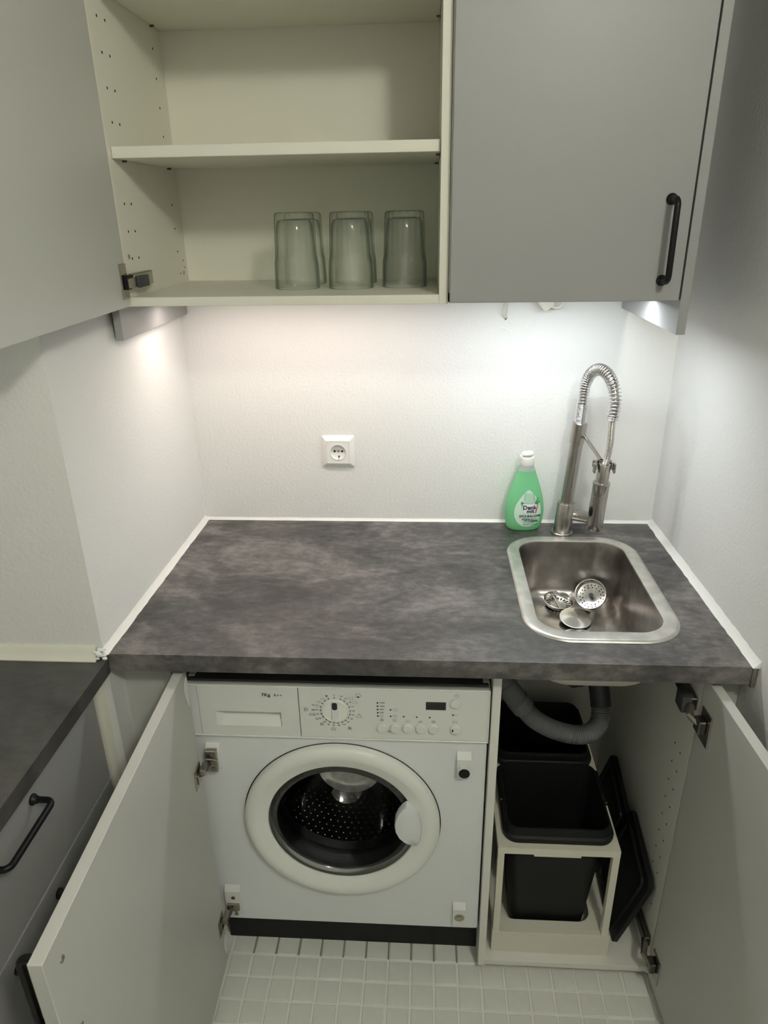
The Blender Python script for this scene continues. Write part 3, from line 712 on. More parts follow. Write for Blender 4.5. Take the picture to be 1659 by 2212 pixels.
def lid(yc0, yc1, lab):
    # leaning on the right side panel: bottom edge on the cabinet floor, top edge on the panel
    t = thing('bin_cover', lab, 'lid', (1.04, yc0, .041), 'bin lids leaning on the side panel')
    bot = Vector((1.0290, yc0, .0425)); top = Vector((1.0790, yc1, .2900))
    vz = (top-bot).normalized(); vy = Vector((0, 1, 0)); vy = (vy-vz*vy.dot(vz)).normalized(); vx = vy.cross(vz)
    L = (top-bot).length; mid = (bot+top)/2
    mt_ = Matrix((( vy.x, vz.x, vx.x, mid.x), (vy.y, vz.y, vx.y, mid.y), (vy.z, vz.z, vx.z, mid.z), (0, 0, 0, 1)))
    b = BM(); S = lambda hx, hy, r, z: (rr(0, 0, hx, hy, r, 5), z)
    loft(b, [S(.098, L/2-.002, .020, -.001), S(.100, L/2, .022, .001), S(.100, L/2, .022, .010), S(.094, L/2-.006, .020, .013), S(.086, L/2-.014, .018, .0132), S(.083, L/2-.017, .017, .0120)], True, True, mt_)
    obj('plate', b, M['blackp'], t, ang=30)
    b = BM(); loft(b, [S(.080, L/2-.020, .016, -.001), S(.078, L/2-.022, .015, -.006), S(.074, L/2-.026, .015, -.006), S(.072, L/2-.028, .014, -.001)], False, False, mt_); obj('seal_ridge', b, M['blackp'], t)
lid(-.4150, -.4560, 'black bin lid leaning on the cabinet side, the nearer one by the door')
lid(-.2250, -.2680, 'black bin lid leaning on the cabinet side, farther back behind another lid')

t = thing('drain_hose', 'grey corrugated drain hose hanging under the sink', 'hose', (.88, -.34, .55))
pth = smooth([(.800, -.355, .600), (.830, -.355, .562), (.872, -.352, .532), (.920, -.348, .513), (.960, -.342, .510), (.990, -.320, .522), (.998, -.292, .556)], 24)
fr = frames(pth); rad = []
Ls = [0]
for a, c in zip(pth, pth[1:]): Ls.append(Ls[-1]+(c-a).length)
n = 200; b = BM()
def at_len(L):
    for i in range(len(Ls)-1):
        if Ls[i+1] >= L: return pth[i].lerp(pth[i+1], (L-Ls[i])/max(1e-9, Ls[i+1]-Ls[i]))
    return pth[-1]
pp = [at_len(Ls[-1]*i/n) for i in range(n+1)]
rad = [.0205+(.0017 if i % 4 in (0, 1) else -.0012) for i in range(n+1)]
tube(b, pp, rad, 18); obj('corrugated_pipe', b, M['hose'], t, ang=60)
b = BM(); tube(b, [(.728, -.358, .705), (.757, -.357, .662), (.759, -.357, .659), (.762, -.357, .655), (.785, -.356, .621), (.787, -.356, .618), (.789, -.356, .615), (.806, -.355, .592)], [.0225, .0225, .0250, .0250, .0250, .0235, .0265, .0265], 20); obj('sleeve', b, M['hose'], t, label='smooth grey sleeve')
b = BM(); tube(b, smooth([(.998, -.294, .552), (.992, -.268, .600), (.972, -.262, .640), (.950, -.262, .665)], 6), .0235, 16); obj('elbow', b, M['elbow'], t, label='dark pipe elbow')

# ------------------------------------------------------------------ sink
t = thing('sink', 'stainless steel sink with rounded corners set into the worktop', 'sink', (.92, -.32, H))
cx, cy = (SX0+SX1)/2, (SY0+SY1)/2; ix, iy = (IX0+IX1)/2, (IY0+IY1)/2
DRX, DRY, DRZ = .9225, -.3250, H-.1450
hx_, hy_ = (SX1-SX0)/2, (SY1-SY0)/2; gx_, gy_ = (IX1-IX0)/2, (IY1-IY0)/2
NS = 14
b = BM()
loft(b, [(rr(cx, cy, hx_, hy_, .088, NS), H+.0004), (rr(cx, cy, hx_-.0012, hy_-.0012, .087, NS), H+.0030), (rr(cx, cy, hx_-.0060, hy_-.0060, .083, NS), H+.0052), (rr(cx, cy, hx_-.0085, hy_-.0085, .081, NS), H+.0050),
         (rr(ix, iy, gx_+.003, gy_+.003, .058, NS), H+.0050), (rr(ix, iy, gx_+.0008, gy_+.0008, .057, NS), H+.0042), (rr(ix, iy, gx_, gy_, .056, NS), H+.0015)])
obj('rim', b, M['rim'], t, ang=50)
b = BM()
secs = [(rr(ix, iy, gx_, gy_, .056, NS), H+.0015), (rr(ix, iy, gx_-.004, gy_-.004, .055, NS), H-.02), (rr(ix, iy, gx_-.009, gy_-.010, .054, NS), H-.105)]
for a in range(1, 7):
    th = pi/2*a/6; secs.append((rr(ix, iy, gx_-.010-.032*(1-cos(th)), gy_-.011-.032*(1-cos(th)), .052-.008*a/6, NS), H-.110-.032*sin(th)))
secs += [(rr(ix, iy-.01, gx_-.065, gy_-.07, .036, NS), H-.1435), (rr(DRX, DRY, .046, .046, .0459, NS), H-.1450)]
loft(b, secs, False, False); bowl = obj('bowl', b, M['bowl'], t, ang=60)
b = BM(); lathe(b, (DRX, DRY, DRZ), (0, 0, 1), [(.047, .0005), (.0455, .0022), (.043, .0012), (.041, -.006), (.036, -.010), (.035, -.045)], 40)
obj('drain_ring', b, M['chrome'], t)
b = BM(); lathe(b, (DRX, DRY, H-.192), (0, 0, 1), [(.0, 0), (.036, .001)], 24); cyl(b, (DRX, DRY, H-.195), (DRX, DRY, H-.245), .034, 20); tube(b, smooth([(DRX, DRY, H-.24), (DRX+.002, DRY+.02, H-.262), (.934, -.280, H-.262), (.950, -.262, .655)], 5), .021, 14)
obj('drain_trap', b, M['elbow'], t, label='dark plastic drain trap under the bowl')
b = BM()      # outer shell of the bowl seen under the worktop
secs = [(rr(ix, iy, gx_+.002, gy_+.002, .058, 8), H-T-.001), (rr(ix, iy, gx_-.006, gy_-.006, .056, 8), H-.105)]
for a in range(1, 6):
    th = pi/2*a/5; secs.append((rr(ix, iy, gx_-.007-.036*(1-cos(th)), gy_-.007-.036*(1-cos(th)), .05, 8), H-.108-.036*sin(th)))
secs.append((rr(DRX, DRY, .048, .048, .0475, 8), H-.149))
loft(b, secs); obj('bowl_shell', b, mat('sink_underside_coating', (.62, .61, .55), .6), t, ang=50, label='pale coated underside of the bowl')

# things lying in the sink
ZB = H-.1436
t = thing('strainer_basket', 'shallow steel sink strainer with slots and a bar across, at left in the sink', 'strainer', (.9050, -.1890, ZB), 'loose sink strainers')
mt_ = Matrix.Translation((.9000, -.1770, ZB+.0025)) @ Matrix.Rotation(math.radians(3), 4, 'Y') @ Matrix.Rotation(math.radians(6), 4, 'X')
b = BM(); lathe(b, (0, 0, 0), (0, 0, 1), [(.0345, .0130), (.0372, .0150), (.0376, .0162), (.0366, .0168), (.0345, .0155), (.0325, .0075), (.0305, .0030), (.0290, .0022)], 48)
lathe(b, (0, 0, 0), (0, 0, 1), [(.0185, .0020), (.0, .0024)], 32)
for k in range(20):
    a = 2*pi*k/20; v = [Vector((r*cos(a+da), r*sin(a+da), z)) for r, da, z in ((.0184, -.075, .0021), (.0184, .075, .0021), (.0295, .075, .0022), (.0295, -.075, .0022))]
    b.faces.new([b.verts.new(q) for q in v])
bmesh.ops.transform(b, matrix=mt_, verts=b.verts); obj('basket', b, M['polish'], t, ang=50)
b = BM(); box(b, -.0035, .0035, -.029, .030, .0035, .0065, .001, mt_ @ Matrix.Rotation(.15, 4, 'Z')); cyl(b, mt_ @ Vector((-.004, .0305, .012)), mt_ @ Vector((-.004, .0305, .016)), .0055, 16); obj('bar', b, M['steel'], t)
b = BM(); lathe(b, (0, 0, 0), (0, 0, 1), [(.0295, .0010), (.0, .0008)], 24); bmesh.ops.transform(b, matrix=mt_, verts=b.verts); obj('shadow_gap', b, M['darkhole'], t, label='dark gaps between the slots')
t = thing('strainer_basket', 'perforated steel strainer cup tipped on its side, at right in the sink', 'strainer', (.982, -.185, ZB), 'loose sink strainers')
mt_ = Matrix.Translation((.9765, -.1790, ZB+.0310)) @ Matrix.Rotation(math.radians(-30), 4, 'Z') @ Matrix.Rotation(math.radians(48), 4, 'X')
b = BM(); lathe(b, (0, 0, 0), (0, 0, 1), [(.0345, .016), (.0365, .0165), (.0365, .0150), (.0350, .0145), (.0345, -.004), (.0320, -.0055), (.0, -.0055)], 48); bmesh.ops.transform(b, matrix=mt_, verts=b.verts); obj('basket', b, M['polish'], t, ang=40)
b = BM()
for n_, r in ((20, .0275), (14, .0215)):
    for k in range(n_): lathe(b, (r*cos(2*pi*k/n_), r*sin(2*pi*k/n_), -.0052), (0, 0, 1), [(.0016, 0), (.0, .0001)], 8)
for k in range(24):
    for zz in (.0035, .0095):
        a = 2*pi*(k+(.5 if zz > .005 else 0))/24; lathe(b, (.0341*cos(a), .0341*sin(a), zz), (-cos(a), -sin(a), 0), [(.0014, 0), (.0, .0001)], 8)
bmesh.ops.transform(b, matrix=mt_, verts=b.verts); obj('holes', b, M['darkhole'], t, ang=0, kind='stuff')
b = BM(); cyl(b, mt_ @ Vector((0, 0, -.0055)), mt_ @ Vector((0, 0, .006)), .0058, 16, .0050); obj('stem', b, M['rubber'], t, label='dark centre stem')
t = thing('drain_cover', 'flat round brushed steel drain disc lying at the front of the strainers', 'drain cover', (.9430, -.2300, ZB))
mt_ = Matrix.Translation((.9275, -.2460, ZB+.0075)) @ Matrix.Rotation(math.radians(9), 4, 'X') @ Matrix.Rotation(math.radians(3), 4, 'Y')
b = BM(); lathe(b, (0, 0, 0), (0, 0, 1), [(.0355, 0), (.0362, .0006), (.0362, .0014), (.0350, .0020), (.0, .0022)], 48, True); bmesh.ops.transform(b, matrix=mt_, verts=b.verts)
mdisc = mat('radial_brushed_steel', (.52, .50, .46), .32, 1, aniso=.85)
nt = mdisc.node_tree; tg = nt.nodes.new('ShaderNodeTangent'); tg.direction_type = 'RADIAL'; tg.axis = 'Z'; nt.links.new(tg.outputs[0], nt.nodes['Principled BSDF'].inputs['Tangent'])
obj('disc', b, mdisc, t, ang=40)
b = BM(); lathe(b, (0, 0, -.006), (0, 0, 1), [(.008, 0), (.010, .006)], 16, True); bmesh.ops.transform(b, matrix=mt_, verts=b.verts); obj('foot', b, M['steel'], t)

# ------------------------------------------------------------------ faucet
t = thing('faucet', 'brushed steel spring-neck faucet with pull-down spray behind the sink', 'faucet', (.916, -.065, H))
ln = Vector((.068, 0, 1))      # slight lean to the right
fp = lambda z: Vector((.916, -.065, H)) + ln*(z-H)
b = BM(); lathe(b, (.916, -.065, H+.0002), (0, 0, 1), [(.0262, 0), (.0262, .004), (.0245, .0058), (.0215, .006)], 36, True, True); obj('base_ring', b, M['steelh'], t)
b = BM(); lathe(b, fp(H+.005), ln, [(.0218, 0), (.0218, .074), (.0205, .0768), (.0175, .0770), (.0172, .0790)], 36, True, True)
tube(b, [(.928, -.066, .952), (.952, -.068, .948), (.977, -.071, .944)], .0140, 24); obj('body', b, M['steelh'], t, ang=40)
b = BM(); lathe(b, (.974, -.0708, .9445), (.98, -.10, -.16), [(.0140, 0), (.0152, .001), (.0152, .004), (.0140, .005), (.0140, .007), (.0152, .008), (.0156, .026), (.013, .028)], 28, True, True); obj('lever', b, M['steelh'], t, label='side mixer lever')
b = BM(); lathe(b, fp(.979), ln, [(.0152, 0), (.0152, .158)], 32, True, True); obj('riser_pipe', b, M['steelh'], t, ang=40)
b = BM(); lathe(b, fp(1.133), ln, [(.0160, 0), (.0176, .0008), (.0176, .0485), (.0165, .0498), (.0130, .0498)], 32, True, True); obj('collar', b, M['steelh'], t, ang=40)
P_s = fp(1.180); P_e = Vector((.9775, -.181, 1.222))
mid = (P_s+P_e)/2; d_ = Vector((P_e.x-P_s.x, P_e.y-P_s.y, 0)); rad_ = d_.length/2; dn = d_.normalized(); c0 = Vector(((P_s.x+P_e.x)/2+.002, (P_s.y+P_e.y)/2, 1.2515))
pts = [P_s.lerp(Vector((c0.x-dn.x*rad_, c0.y-dn.y*rad_, 1.2515)), k/6) for k in range(6)]
for k in range(25):
    a = pi-pi*k/24; pts.append(c0+dn*rad_*cos(a)+Vector((0, 0, 1))*rad_*1.06*sin(a))
pts += [pts[-1].lerp(P_e, k/3) for k in (1, 2, 3)]
arc = smooth(pts, 3); fr = frames(arc)
LL = [0]
for a, c in zip(arc, arc[1:]): LL.append(LL[-1]+(c-a).length)
tot = LL[-1]
def frame_at(L):
    i = 0
    while i < len(LL)-2 and LL[i+1] < L: i += 1
    f = min(1, (L-LL[i])/max(1e-9, LL[i+1]-LL[i])); p0, p1 = fr[i], fr[min(i+1, len(fr)-1)]
    return p0[0].lerp(p1[0], f), p0[2].lerp(p1[2], f).normalized(), p0[3].lerp(p1[3], f).normalized()
# coil pitch: tight at both ends, open between
Lc = []; L = 0
while L < tot:
    s = L/tot
    pitch = .0031 if L < .046 else (.0030 if L > tot-.010 else (.0074 - .0018*math.exp(-((s-.5)/.13)**2)))
    Lc.append((L, pitch)); L += pitch
b = BM(); hp_ = []; SEG = 14
for L, p in Lc:
    for k in range(SEG):
        q = L+p*k/SEG
        if q > tot: break
        o_, u_, v_ = frame_at(q); a = 2*pi*k/SEG; hp_.append(o_+(u_*cos(a)+v_*sin(a))*.0122)
tube(b, hp_, .00155, 6); obj('spring', b, M['chrome'], t, ang=80)
b = BM(); tube(b, arc, .0078, 12); obj('inner_tube', b, M['steelh'], t, label='darker tube inside the spring')
S0 = Vector((.9735, -.176, 1.1190))
b = BM(); hs = smooth([P_e+Vector((0, 0, .006)), P_e+Vector((.0003, .0005, -.02)), (.979, -.180, 1.170), (.9768, -.178, 1.135), S0], 8); n = len(hs)
hp2 = []; 
for i in range(n-1):
    for k in range(6): hp2.append(hs[i].lerp(hs[i+1], k/6))
hp2.append(hs[-1])
tube(b, hp2, [.0068+(.00035 if i % 4 < 2 else -.00035) for i in range(len(hp2))], 14); obj('braided_hose', b, M['steel'], t, ang=80)
S1 = Vector((.9665, -.172, .9600)); sd = (S1-S0)
b = BM(); Ld = sd.length; k = Ld
lathe(b, S0, sd, [(.0090, -.001), (.0128, -.001), (.0138, .001), (.0140, .044), (.0140, .046)], 32, True); sh_ = obj('spray_head', b, M['steelh'], t, ang=40)
b = BM(); lathe(b, S0, sd, [(.0140, .042), (.0186, .0425), (.0190, .044), (.0190, .047), (.0182, .048), (.0180, .0735), (.0172, .0738), (.0172, .0748), (.0180, .0750), (.0186, .145), (.0182, Ld-.002), (.0165, Ld), (.0, Ld)], 32, False); obj('spray_body', b, M['steelh'], sh_, ang=40)
b = BM(); bmesh.ops.create_uvsphere(b, u_segments=16, v_segments=10, radius=1, matrix=Matrix.Translation(S0+sd*.70+Vector((-.0158, -.009, 0))) @ Matrix.Diagonal((.0045, .0050, .0130, 1))); obj('spray_button', b, M['black'], sh_)
b = BM(); cyl(b, fp(1.1545)+Vector((.012, -.010, 0)), (.9690, -.158, 1.1225), .0040, 14); obj('support_arm', b, M['nickel'], t, label='thin holder arm')
b = BM()      # C-shaped holder clip around the spray head
cc = Vector((.9720, -.1755, 1.1150)); pts_o = circ(0, 0, .0195, 20, pi*.02-.35, pi*.98+.35); pts_i = circ(0, 0, .0160, 20, pi*.02-.35, pi*.98+.35)
poly = pts_o+pts_i[::-1]
for s, e in ((0, -1), (-1, 1)): pass
prism(b, poly, -.008, .008, lambda u, v, d: (cc.x+u, cc.y+v, cc.z+d))
for s in (-1, 1): box(b, cc.x+s*.0215-.0022, cc.x+s*.0215+.0022, cc.y-.012, cc.y+.001, cc.z-.014, cc.z+.008, .0008)
box(b, cc.x-.021, cc.x+.021, cc.y+.014, cc.y+.020, cc.z-.008, cc.z+.008, .001)
obj('holder_clip', b, M['steelh'], t, ang=30)

# ------------------------------------------------------------------ dish soap bottle
t = thing('dish_soap_bottle', 'green dish soap bottle with white cap on the worktop by the faucet', 'bottle', (.8250, -.0400, H))
bc = Vector((.8235, -.0400, H)); ba = math.radians(4)
PROF = [(.000, .0310, .0150), (.0012, .0350, .0175), (.004, .0390, .0198), (.010, .0430, .0218), (.020, .0455, .0230), (.034, .0475, .0236), (.050, .0480, .0238), (.066, .0470, .0236), (.082, .0442, .0228), (.100, .0398, .0214), (.118, .0340, .0196), (.134, .0287, .0182), (.148, .0237, .0172), (.157, .0210, .0168)]
def half(z):
    for (z0, a0, b0), (z1, a1, b1) in zip(PROF, PROF[1:]):
        if z <= z1: f = (z-z0)/(z1-z0); return a0+(a1-a0)*f, b0+(b1-b0)*f
    return PROF[-1][1:]
rotb = lambda x, y, z: (bc.x+x*cos(ba)-y*sin(ba), bc.y+x*sin(ba)+y*cos(ba), bc.z+z)
def sup(a, b_, n=40): return [(a*math.copysign(abs(cos(2*pi*i/n))**.86, cos(2*pi*i/n)), b_*math.copysign(abs(sin(2*pi*i/n))**.86, sin(2*pi*i/n))) for i in range(n)]
def bl(secs, **k):
    b = BM(); rs = [[b.verts.new(rotb(x, y, z)) for x, y in p] for p, z in secs]; ring_faces(b, rs, k.get('c0', False), k.get('c1', False)); return b
b = bl([(sup(a, b_), z+.0003) for z, a, b_ in PROF], c0=True, c1=True); obj('bottle_body', b, M['soap'], t, ang=70)
b = bl([(sup(.0208, .0166), .1573), (sup(.0185, .0160), .163), (sup(.0172, .0158), .167), (sup(.0162, .0156), .172)], c0=True, c1=True); obj('neck', b, M['neck'], t, ang=60, label='clear bottle neck')
b = bl([(sup(.0160, .0160), .1705), (sup(.0166, .0166), .172), (sup(.0164, .0164), .190), (sup(.0160, .0160), .1915), (sup(.0150, .0150), .192)], c0=True, c1=True); cpz = obj('cap', b, M['socket'], t, ang=40)
b = bl([(sup(.0125, .0135), .1935), (sup(.0145, .0150), .1955), (sup(.0145, .0150), .1985), (sup(.0120, .0125), .2005)], c0=True, c1=True)
bmesh.ops.rotate(b, verts=b.verts, cent=rotb(-.012, 0, .194), matrix=Matrix.Rotation(math.radians(-7), 3, 'Y'))
obj('flip_lid', b, M['socket'], cpz, ang=40)
b = BM(); c_ = rotb(-.0155, -.002, .191); box(b, c_[0]-.003, c_[0]+.003, c_[1]-.006, c_[1]+.006, c_[2]-.005, c_[2]+.004, .0012); obj('lid_hinge', b, M['socket'], cpz)
# label wrapped on the front
LX, LZ, LHX = .0045, .0640, .0345
def onb(off):
    def f(u, z):
        a, bb = half(z); uu = max(-.995, min(.995, u/a)); y = -bb*(1-abs(uu)**2.3)**(1/2.3)
        nx = uu*bb/a*.9; return rotb(u+nx*off, y-off, z)
    return f
def label_shape(sx, sz, off, mt_, nm, par):
    b = BM(); rows = 14; nseg = 40; f = onb(off); cen = b.verts.new(f(LX, LZ)); prev = None
    for r in range(1, rows+1):
        cur = []
        for i in range(nseg):
            th = 2*pi*i/nseg; s_ = sin(th); c_ = cos(th)
            wz = .0530*s_ if s_ > 0 else .0440*s_
            taper = 1-.52*max(0, s_)**1.6
            wx = .0330*c_*taper*(1+.10*max(0, -s_))
            cur.append(b.verts.new(f(LX+wx*sx*r/rows, LZ-.006+wz*sz*r/rows)))
        if prev is None:
            for i in range(nseg): b.faces.new((cen, cur[i], cur[(i+1) % nseg]))
        else: ring_faces(b, [prev, cur])
        prev = cur
    return obj(nm, b, mt_, par, ang=70)
lb = label_shape(1, 1, .0008, M['label'], 'label', t)
f2 = onb(.0013); f3 = onb(.0018)
def sub(bm, poly, f):      # polygon split into a fan following the curve
    cxp = sum(p[0] for p in poly)/len(poly); cyp = sum(p[1] for p in poly)/len(poly); rings = []
    for s in (.25, .5, .75, 1): rings.append([bm.verts.new(f(cxp+(x-cxp)*s, cyp+(y-cyp)*s)) for x, y in poly])
    c = bm.verts.new(f(cxp, cyp)); n = len(poly)
    for i in range(n): bm.faces.new((c, rings[0][i], rings[0][(i+1) % n]))
    ring_faces(bm, rings)
def L2(u, v):      # crop pixels of the label close-up -> label coordinates
    return ((u-680)*.0001085+.0045+(v-1500)*.0000055, .0470-((v-1500)+.14*(u-680))*.0001190)
def dense(poly, n=4):
    out = []
    for (a, c) in zip(poly, poly[1:]+poly[:1]):
        for k in range(n): out.append((a[0]+(c[0]-a[0])*k/n, a[1]+(c[1]-a[1])*k/n))
    return out
b = BM(); sub(b, dense([L2(*p) for p in ((560, 1275), (920, 1240), (850, 1475), (640, 1478), (590, 1450), (565, 1390))]), f2); obj('logo_field', b, M['labelw'], lb, ang=70)
b = BM(); sub(b, dense([L2(*p) for p in ((640, 1030), (800, 1020), (850, 1245), (570, 1262))]), f2); obj('glass_picture', b, M['palegl'], lb, ang=70)
b = BM()
for pol in (((860, 1250), (840, 1205), (912, 1095), (930, 1110)), ((862, 1252), (872, 1215), (940, 1150), (962, 1180), (905, 1240)), ((525, 1250), (540, 1220), (600, 1255), (560, 1280), (560, 1350)), ((605, 1180), (620, 1025), (628, 1028), (612, 1182)), ((838, 1170), (805, 1025), (812, 1022), (846, 1165))):
    sub(b, dense([L2(*p) for p in pol], 2), f3)
obj('leaf_picture', b, M['leaf'], lb, ang=70)
b = BM(); sub(b, dense([L2(*p) for p in ((905, 1245), (924, 1243), (870, 1430), (838, 1455))], 3), f3); obj('red_stripe', b, M['inkr'], lb, ang=70)
b = BM()
def ltxt(bm, s, u, v, size, bold=0, sx=1., sl=.14): x, z = L2(u, v); font_bm(bm, s, size, lambda p, q: f3(x+p, z+q+p*0), 'CENTER', bold, sx)
ltxt(b, 'Denk', 722, 1335, .0150, .00045, 1.0); ltxt(b, 'mit', 740, 1415, .0135, .00045, 1.05); ltxt(b, 'SPÜLBALSAM', 730, 1525, .0086, .0002, 1.06)
ltxt(b, '✓ Hohe Fettlösekraft' if False else 'Hohe Fettlösekraft', 715, 1675, .0040, .00004, .9); ltxt(b, 'Besonders mild zur Haut', 745, 1712, .0040, .00004, .9)
obj('label_text', b, M['ink'], lb, ang=0)
b = BM(); sub(b, dense([L2(*p) for p in ((545, 1620), (560, 1597), (895, 1568), (915, 1590), (910, 1618), (890, 1640), (560, 1655), (543, 1640))], 3), f2); obj('banner', b, M['inkg'], lb, ang=70)
b = BM(); ltxt(b, 'MIT ALOE VERA', 730, 1612, .0052, .0001, 1.05); obj('banner_text', b, M['labelw'], lb, ang=0)

# ------------------------------------------------------------------ wall socket
t = thing('wall_socket', 'white square power socket on the wall above the worktop', 'socket', (.358, 0, 1.0895))
sx, sz = .3578, 1.0895
def sq(h, r=.002): return rr(sx, sz, h, h, r, 3)
b = BM(); rs = [[b.verts.new((x, -y, z)) for x, z in sq(h, r)] for h, y, r in ((.0405, 0, .002), (.0405, .0025, .002), (.0395, .0035, .002), (.0290, .0105, .0015), (.0282, .0105, .0015), (.0278, .0080, .0015))]
ring_faces(b, rs); obj('frame', b, M['socket'], t, ang=20)
b = BM(); N = 32
ci = [(sx+.0197*cos(2*pi*i/N), sz+.0197*sin(2*pi*i/N)) for i in range(N)]
vert_plate(b, sq(.0278, .0015), ci, -.0100, -.0060)
lathe(b, (sx, -.0100, sz), (0, 1, 0), [(.0203, -.0008), (.0197, -.0012), (.0193, 0), (.0187, .0088), (.0, .0090)], 32); obj('insert', b, M['socket'], t, ang=25)
b = BM()
for dx in (-.0095, .0095): cyl(b, (sx+dx, -.0009, sz), (sx+dx, -.0014, sz), .0029, 16)
box(b, sx-.0008, sx+.0026, -.0016, -.0009, sz-.0165, sz-.0115); box(b, sx-.0010, sx+.0016, -.0080, -.0040, sz-.0192, sz-.0182); box(b, sx-.0018, sx+.0018, -.0060, -.0015, sz+.0180, sz+.0190)
obj('contact_holes', b, M['darkhole'], t, kind='stuff')
b = BM(); cyl(b, (sx, -.0008, sz), (sx, -.0014, sz), .0025, 12); obj('screw', b, M['nickel'], t)

# ------------------------------------------------------------------ wall cabinets
UB = 1.4864; UT = 2.2864; UY = -.358
ux0, ux1 = .0150, .6147
t = thing('wall_cabinet', 'open cream wall cabinet with shelves and drinking glasses inside', 'cabinet', ((ux0+ux1)/2, -.18, UB))
b = BM(); box(b, ux0, ux0+.016, UY, -.001, UB, UT, .0004); sl = obj('side_panel', b, M['cream'], t)
b = BM(); box(b, ux1-.016, ux1, UY, -.001, UB, UT, .0004); obj('side_panel', b, M['cream'], t)
b = BM(); box(b, ux0+.0162, ux1-.0162, UY+.0006, -.012, UB, UB+.016, .0006); obj('bottom_panel', b, M['cream'], t)
b = BM(); box(b, ux0+.0162, ux1-.0162, UY+.0006, -.012, UT-.016, UT, .0006); obj('top_panel', b, M['cream'], t)
b = BM(); box(b, ux0+.010, ux1-.010, -.012, -.006, UB+.005, UT-.005); obj('back_panel', b, M['cream'], t)
for z in (1.7325, 1.9840):
    b = BM(); box(b, ux0+.0168, ux1-.0168, -.345, -.0125, z, z+.0185, .0008); sh = obj('shelf', b, M['cream'], t)
    for x, s in ((ux0+.016, 1), (ux1-.016, -1)):
        for y in (-.300, -.065):
            b = BM(); cyl(b, (x+s*.0002, y, z-.0020), (x+s*.008, y, z-.0020), .0019, 10); obj('shelf_pin', b, M['darknickel'], sh)
b = BM()
hz = [1.606, 1.652, 1.568] + [1.790+.0515*k for k in range(10)]
for z in (1.568, 1.6145, 1.661, 1.79, 1.8415, 1.893, 1.9445, 2.05, 2.10, 2.15):
    for y in (-.320, -.288, -.065): cyl(b, (ux0+.0155, y, z), (ux0+.0163, y, z), .0024, 10)
for y, z in ((-.030, 1.533), (-.036, 1.548), (-.062, 1.522)): cyl(b, (ux0+.0155, y, z), (ux0+.0163, y, z), .0020, 10)
obj('pin_holes', b, M['darkhole'], sl, kind='stuff')
for y, z in ((-.335, 1.5720), (-.040, 1.522)):
    b = BM(); cyl(b, (ux0+.0155, y, z), (ux0+.0168, y, z), .0045, 14); obj('connector_bolt', b, M['nickel'], sl)
# open left door
uh = (.0320, -.3625); ut = .020
Mu = Matrix.Translation((uh[0], uh[1], 0)) @ Matrix.Rotation(ut, 4, 'Z')
b = BM(); box(b, -.0185, 0, -.594, 0, UB+.0015, UT-.002, .001, Mu); ud = obj('door', b, M['grey'], t, label='grey left door swung wide open')
b = BM(); box(b, 0, .0026, -.0300, -.0010, 1.5020, 1.5625, .0009, Mu); hg = obj('hinge', b, M['nickel'], ud)
b = BM(); box(b, .0024, .0090, -.0200, -.0020, 1.5180, 1.5430, .001, Mu); obj('hinge_cup', b, M['black'], hg)
b = BM(); box(b, .0085, .0120, -.0190, .0300, 1.5205, 1.5375, .001, Mu); obj('link_arm', b, M['nickel'], hg)
b = BM(); box(b, ux0+.0165, ux0+.0290, -.356, -.262, 1.5190, 1.5440, .002); obj('hinge_arm', b, M['nickel'], hg)
b = BM(); box(b, ux0+.0285, ux0+.0335, -.346, -.295, 1.5185, 1.5385, .0015, None, 2); obj('damper', b, M['rubber'], hg, label='dark damper on the hinge arm')
b = BM(); box(b, 0, .0022, -.0285, .006, 2.205, 2.265, .0009, Mu); obj('hinge', b, M['nickel'], ud)

RB = 1.4890; RT2 = 2.2890; rx0, rx1 = .6155, 1.0155
t = thing('wall_cabinet', 'closed grey wall cabinet at right above the sink', 'cabinet', ((rx0+rx1)/2, -.18, RB))
b = BM(); box(b, rx0, rx1, UY, -.001, RB, RB+.016); box(b, rx0, rx1, UY, -.001, RT2-.016, RT2); box(b, rx0, rx0+.016, UY, -.001, RB, RT2); box(b, rx1-.016, rx1, UY, -.001, RB, RT2); box(b, rx0, rx1, -.008, -.001, RB, RT2)
obj('carcass', b, M['cream'], t)
b = BM(); box(b, rx0+.0018, rx1-.0012, UY-.0200, UY-.0012, RB+.001, RT2-.002, .0010); rd = obj('door', b, M['greydoor'], t)
bar_handle(rd, (.9792, UY-.0200, 1.6525), (.9800, UY-.0200, 1.5245), (0, -1, 0))
t = thing('cover_panel', 'grey end panel at the left wall beneath the open cabinet door', 'panel', (.0075, -.18, 1.427))
b = BM(); box(b, .0000, .0144, -.3760, -.0012, 1.4270, 1.4862, .0006); box(b, .0000, .0132, -.3585, -.0012, 1.4862, UT); obj('panel', b, M['greydoor'], t)
t = thing('cover_panel', 'grey end panel on the right of the closed wall cabinet', 'panel', (1.025, -.18, 1.432))
b = BM(); box(b, 1.0172, 1.0332, -.3785, -.0012, 1.4320, RT2, .0006); obj('panel', b, M['greydoor'], t)

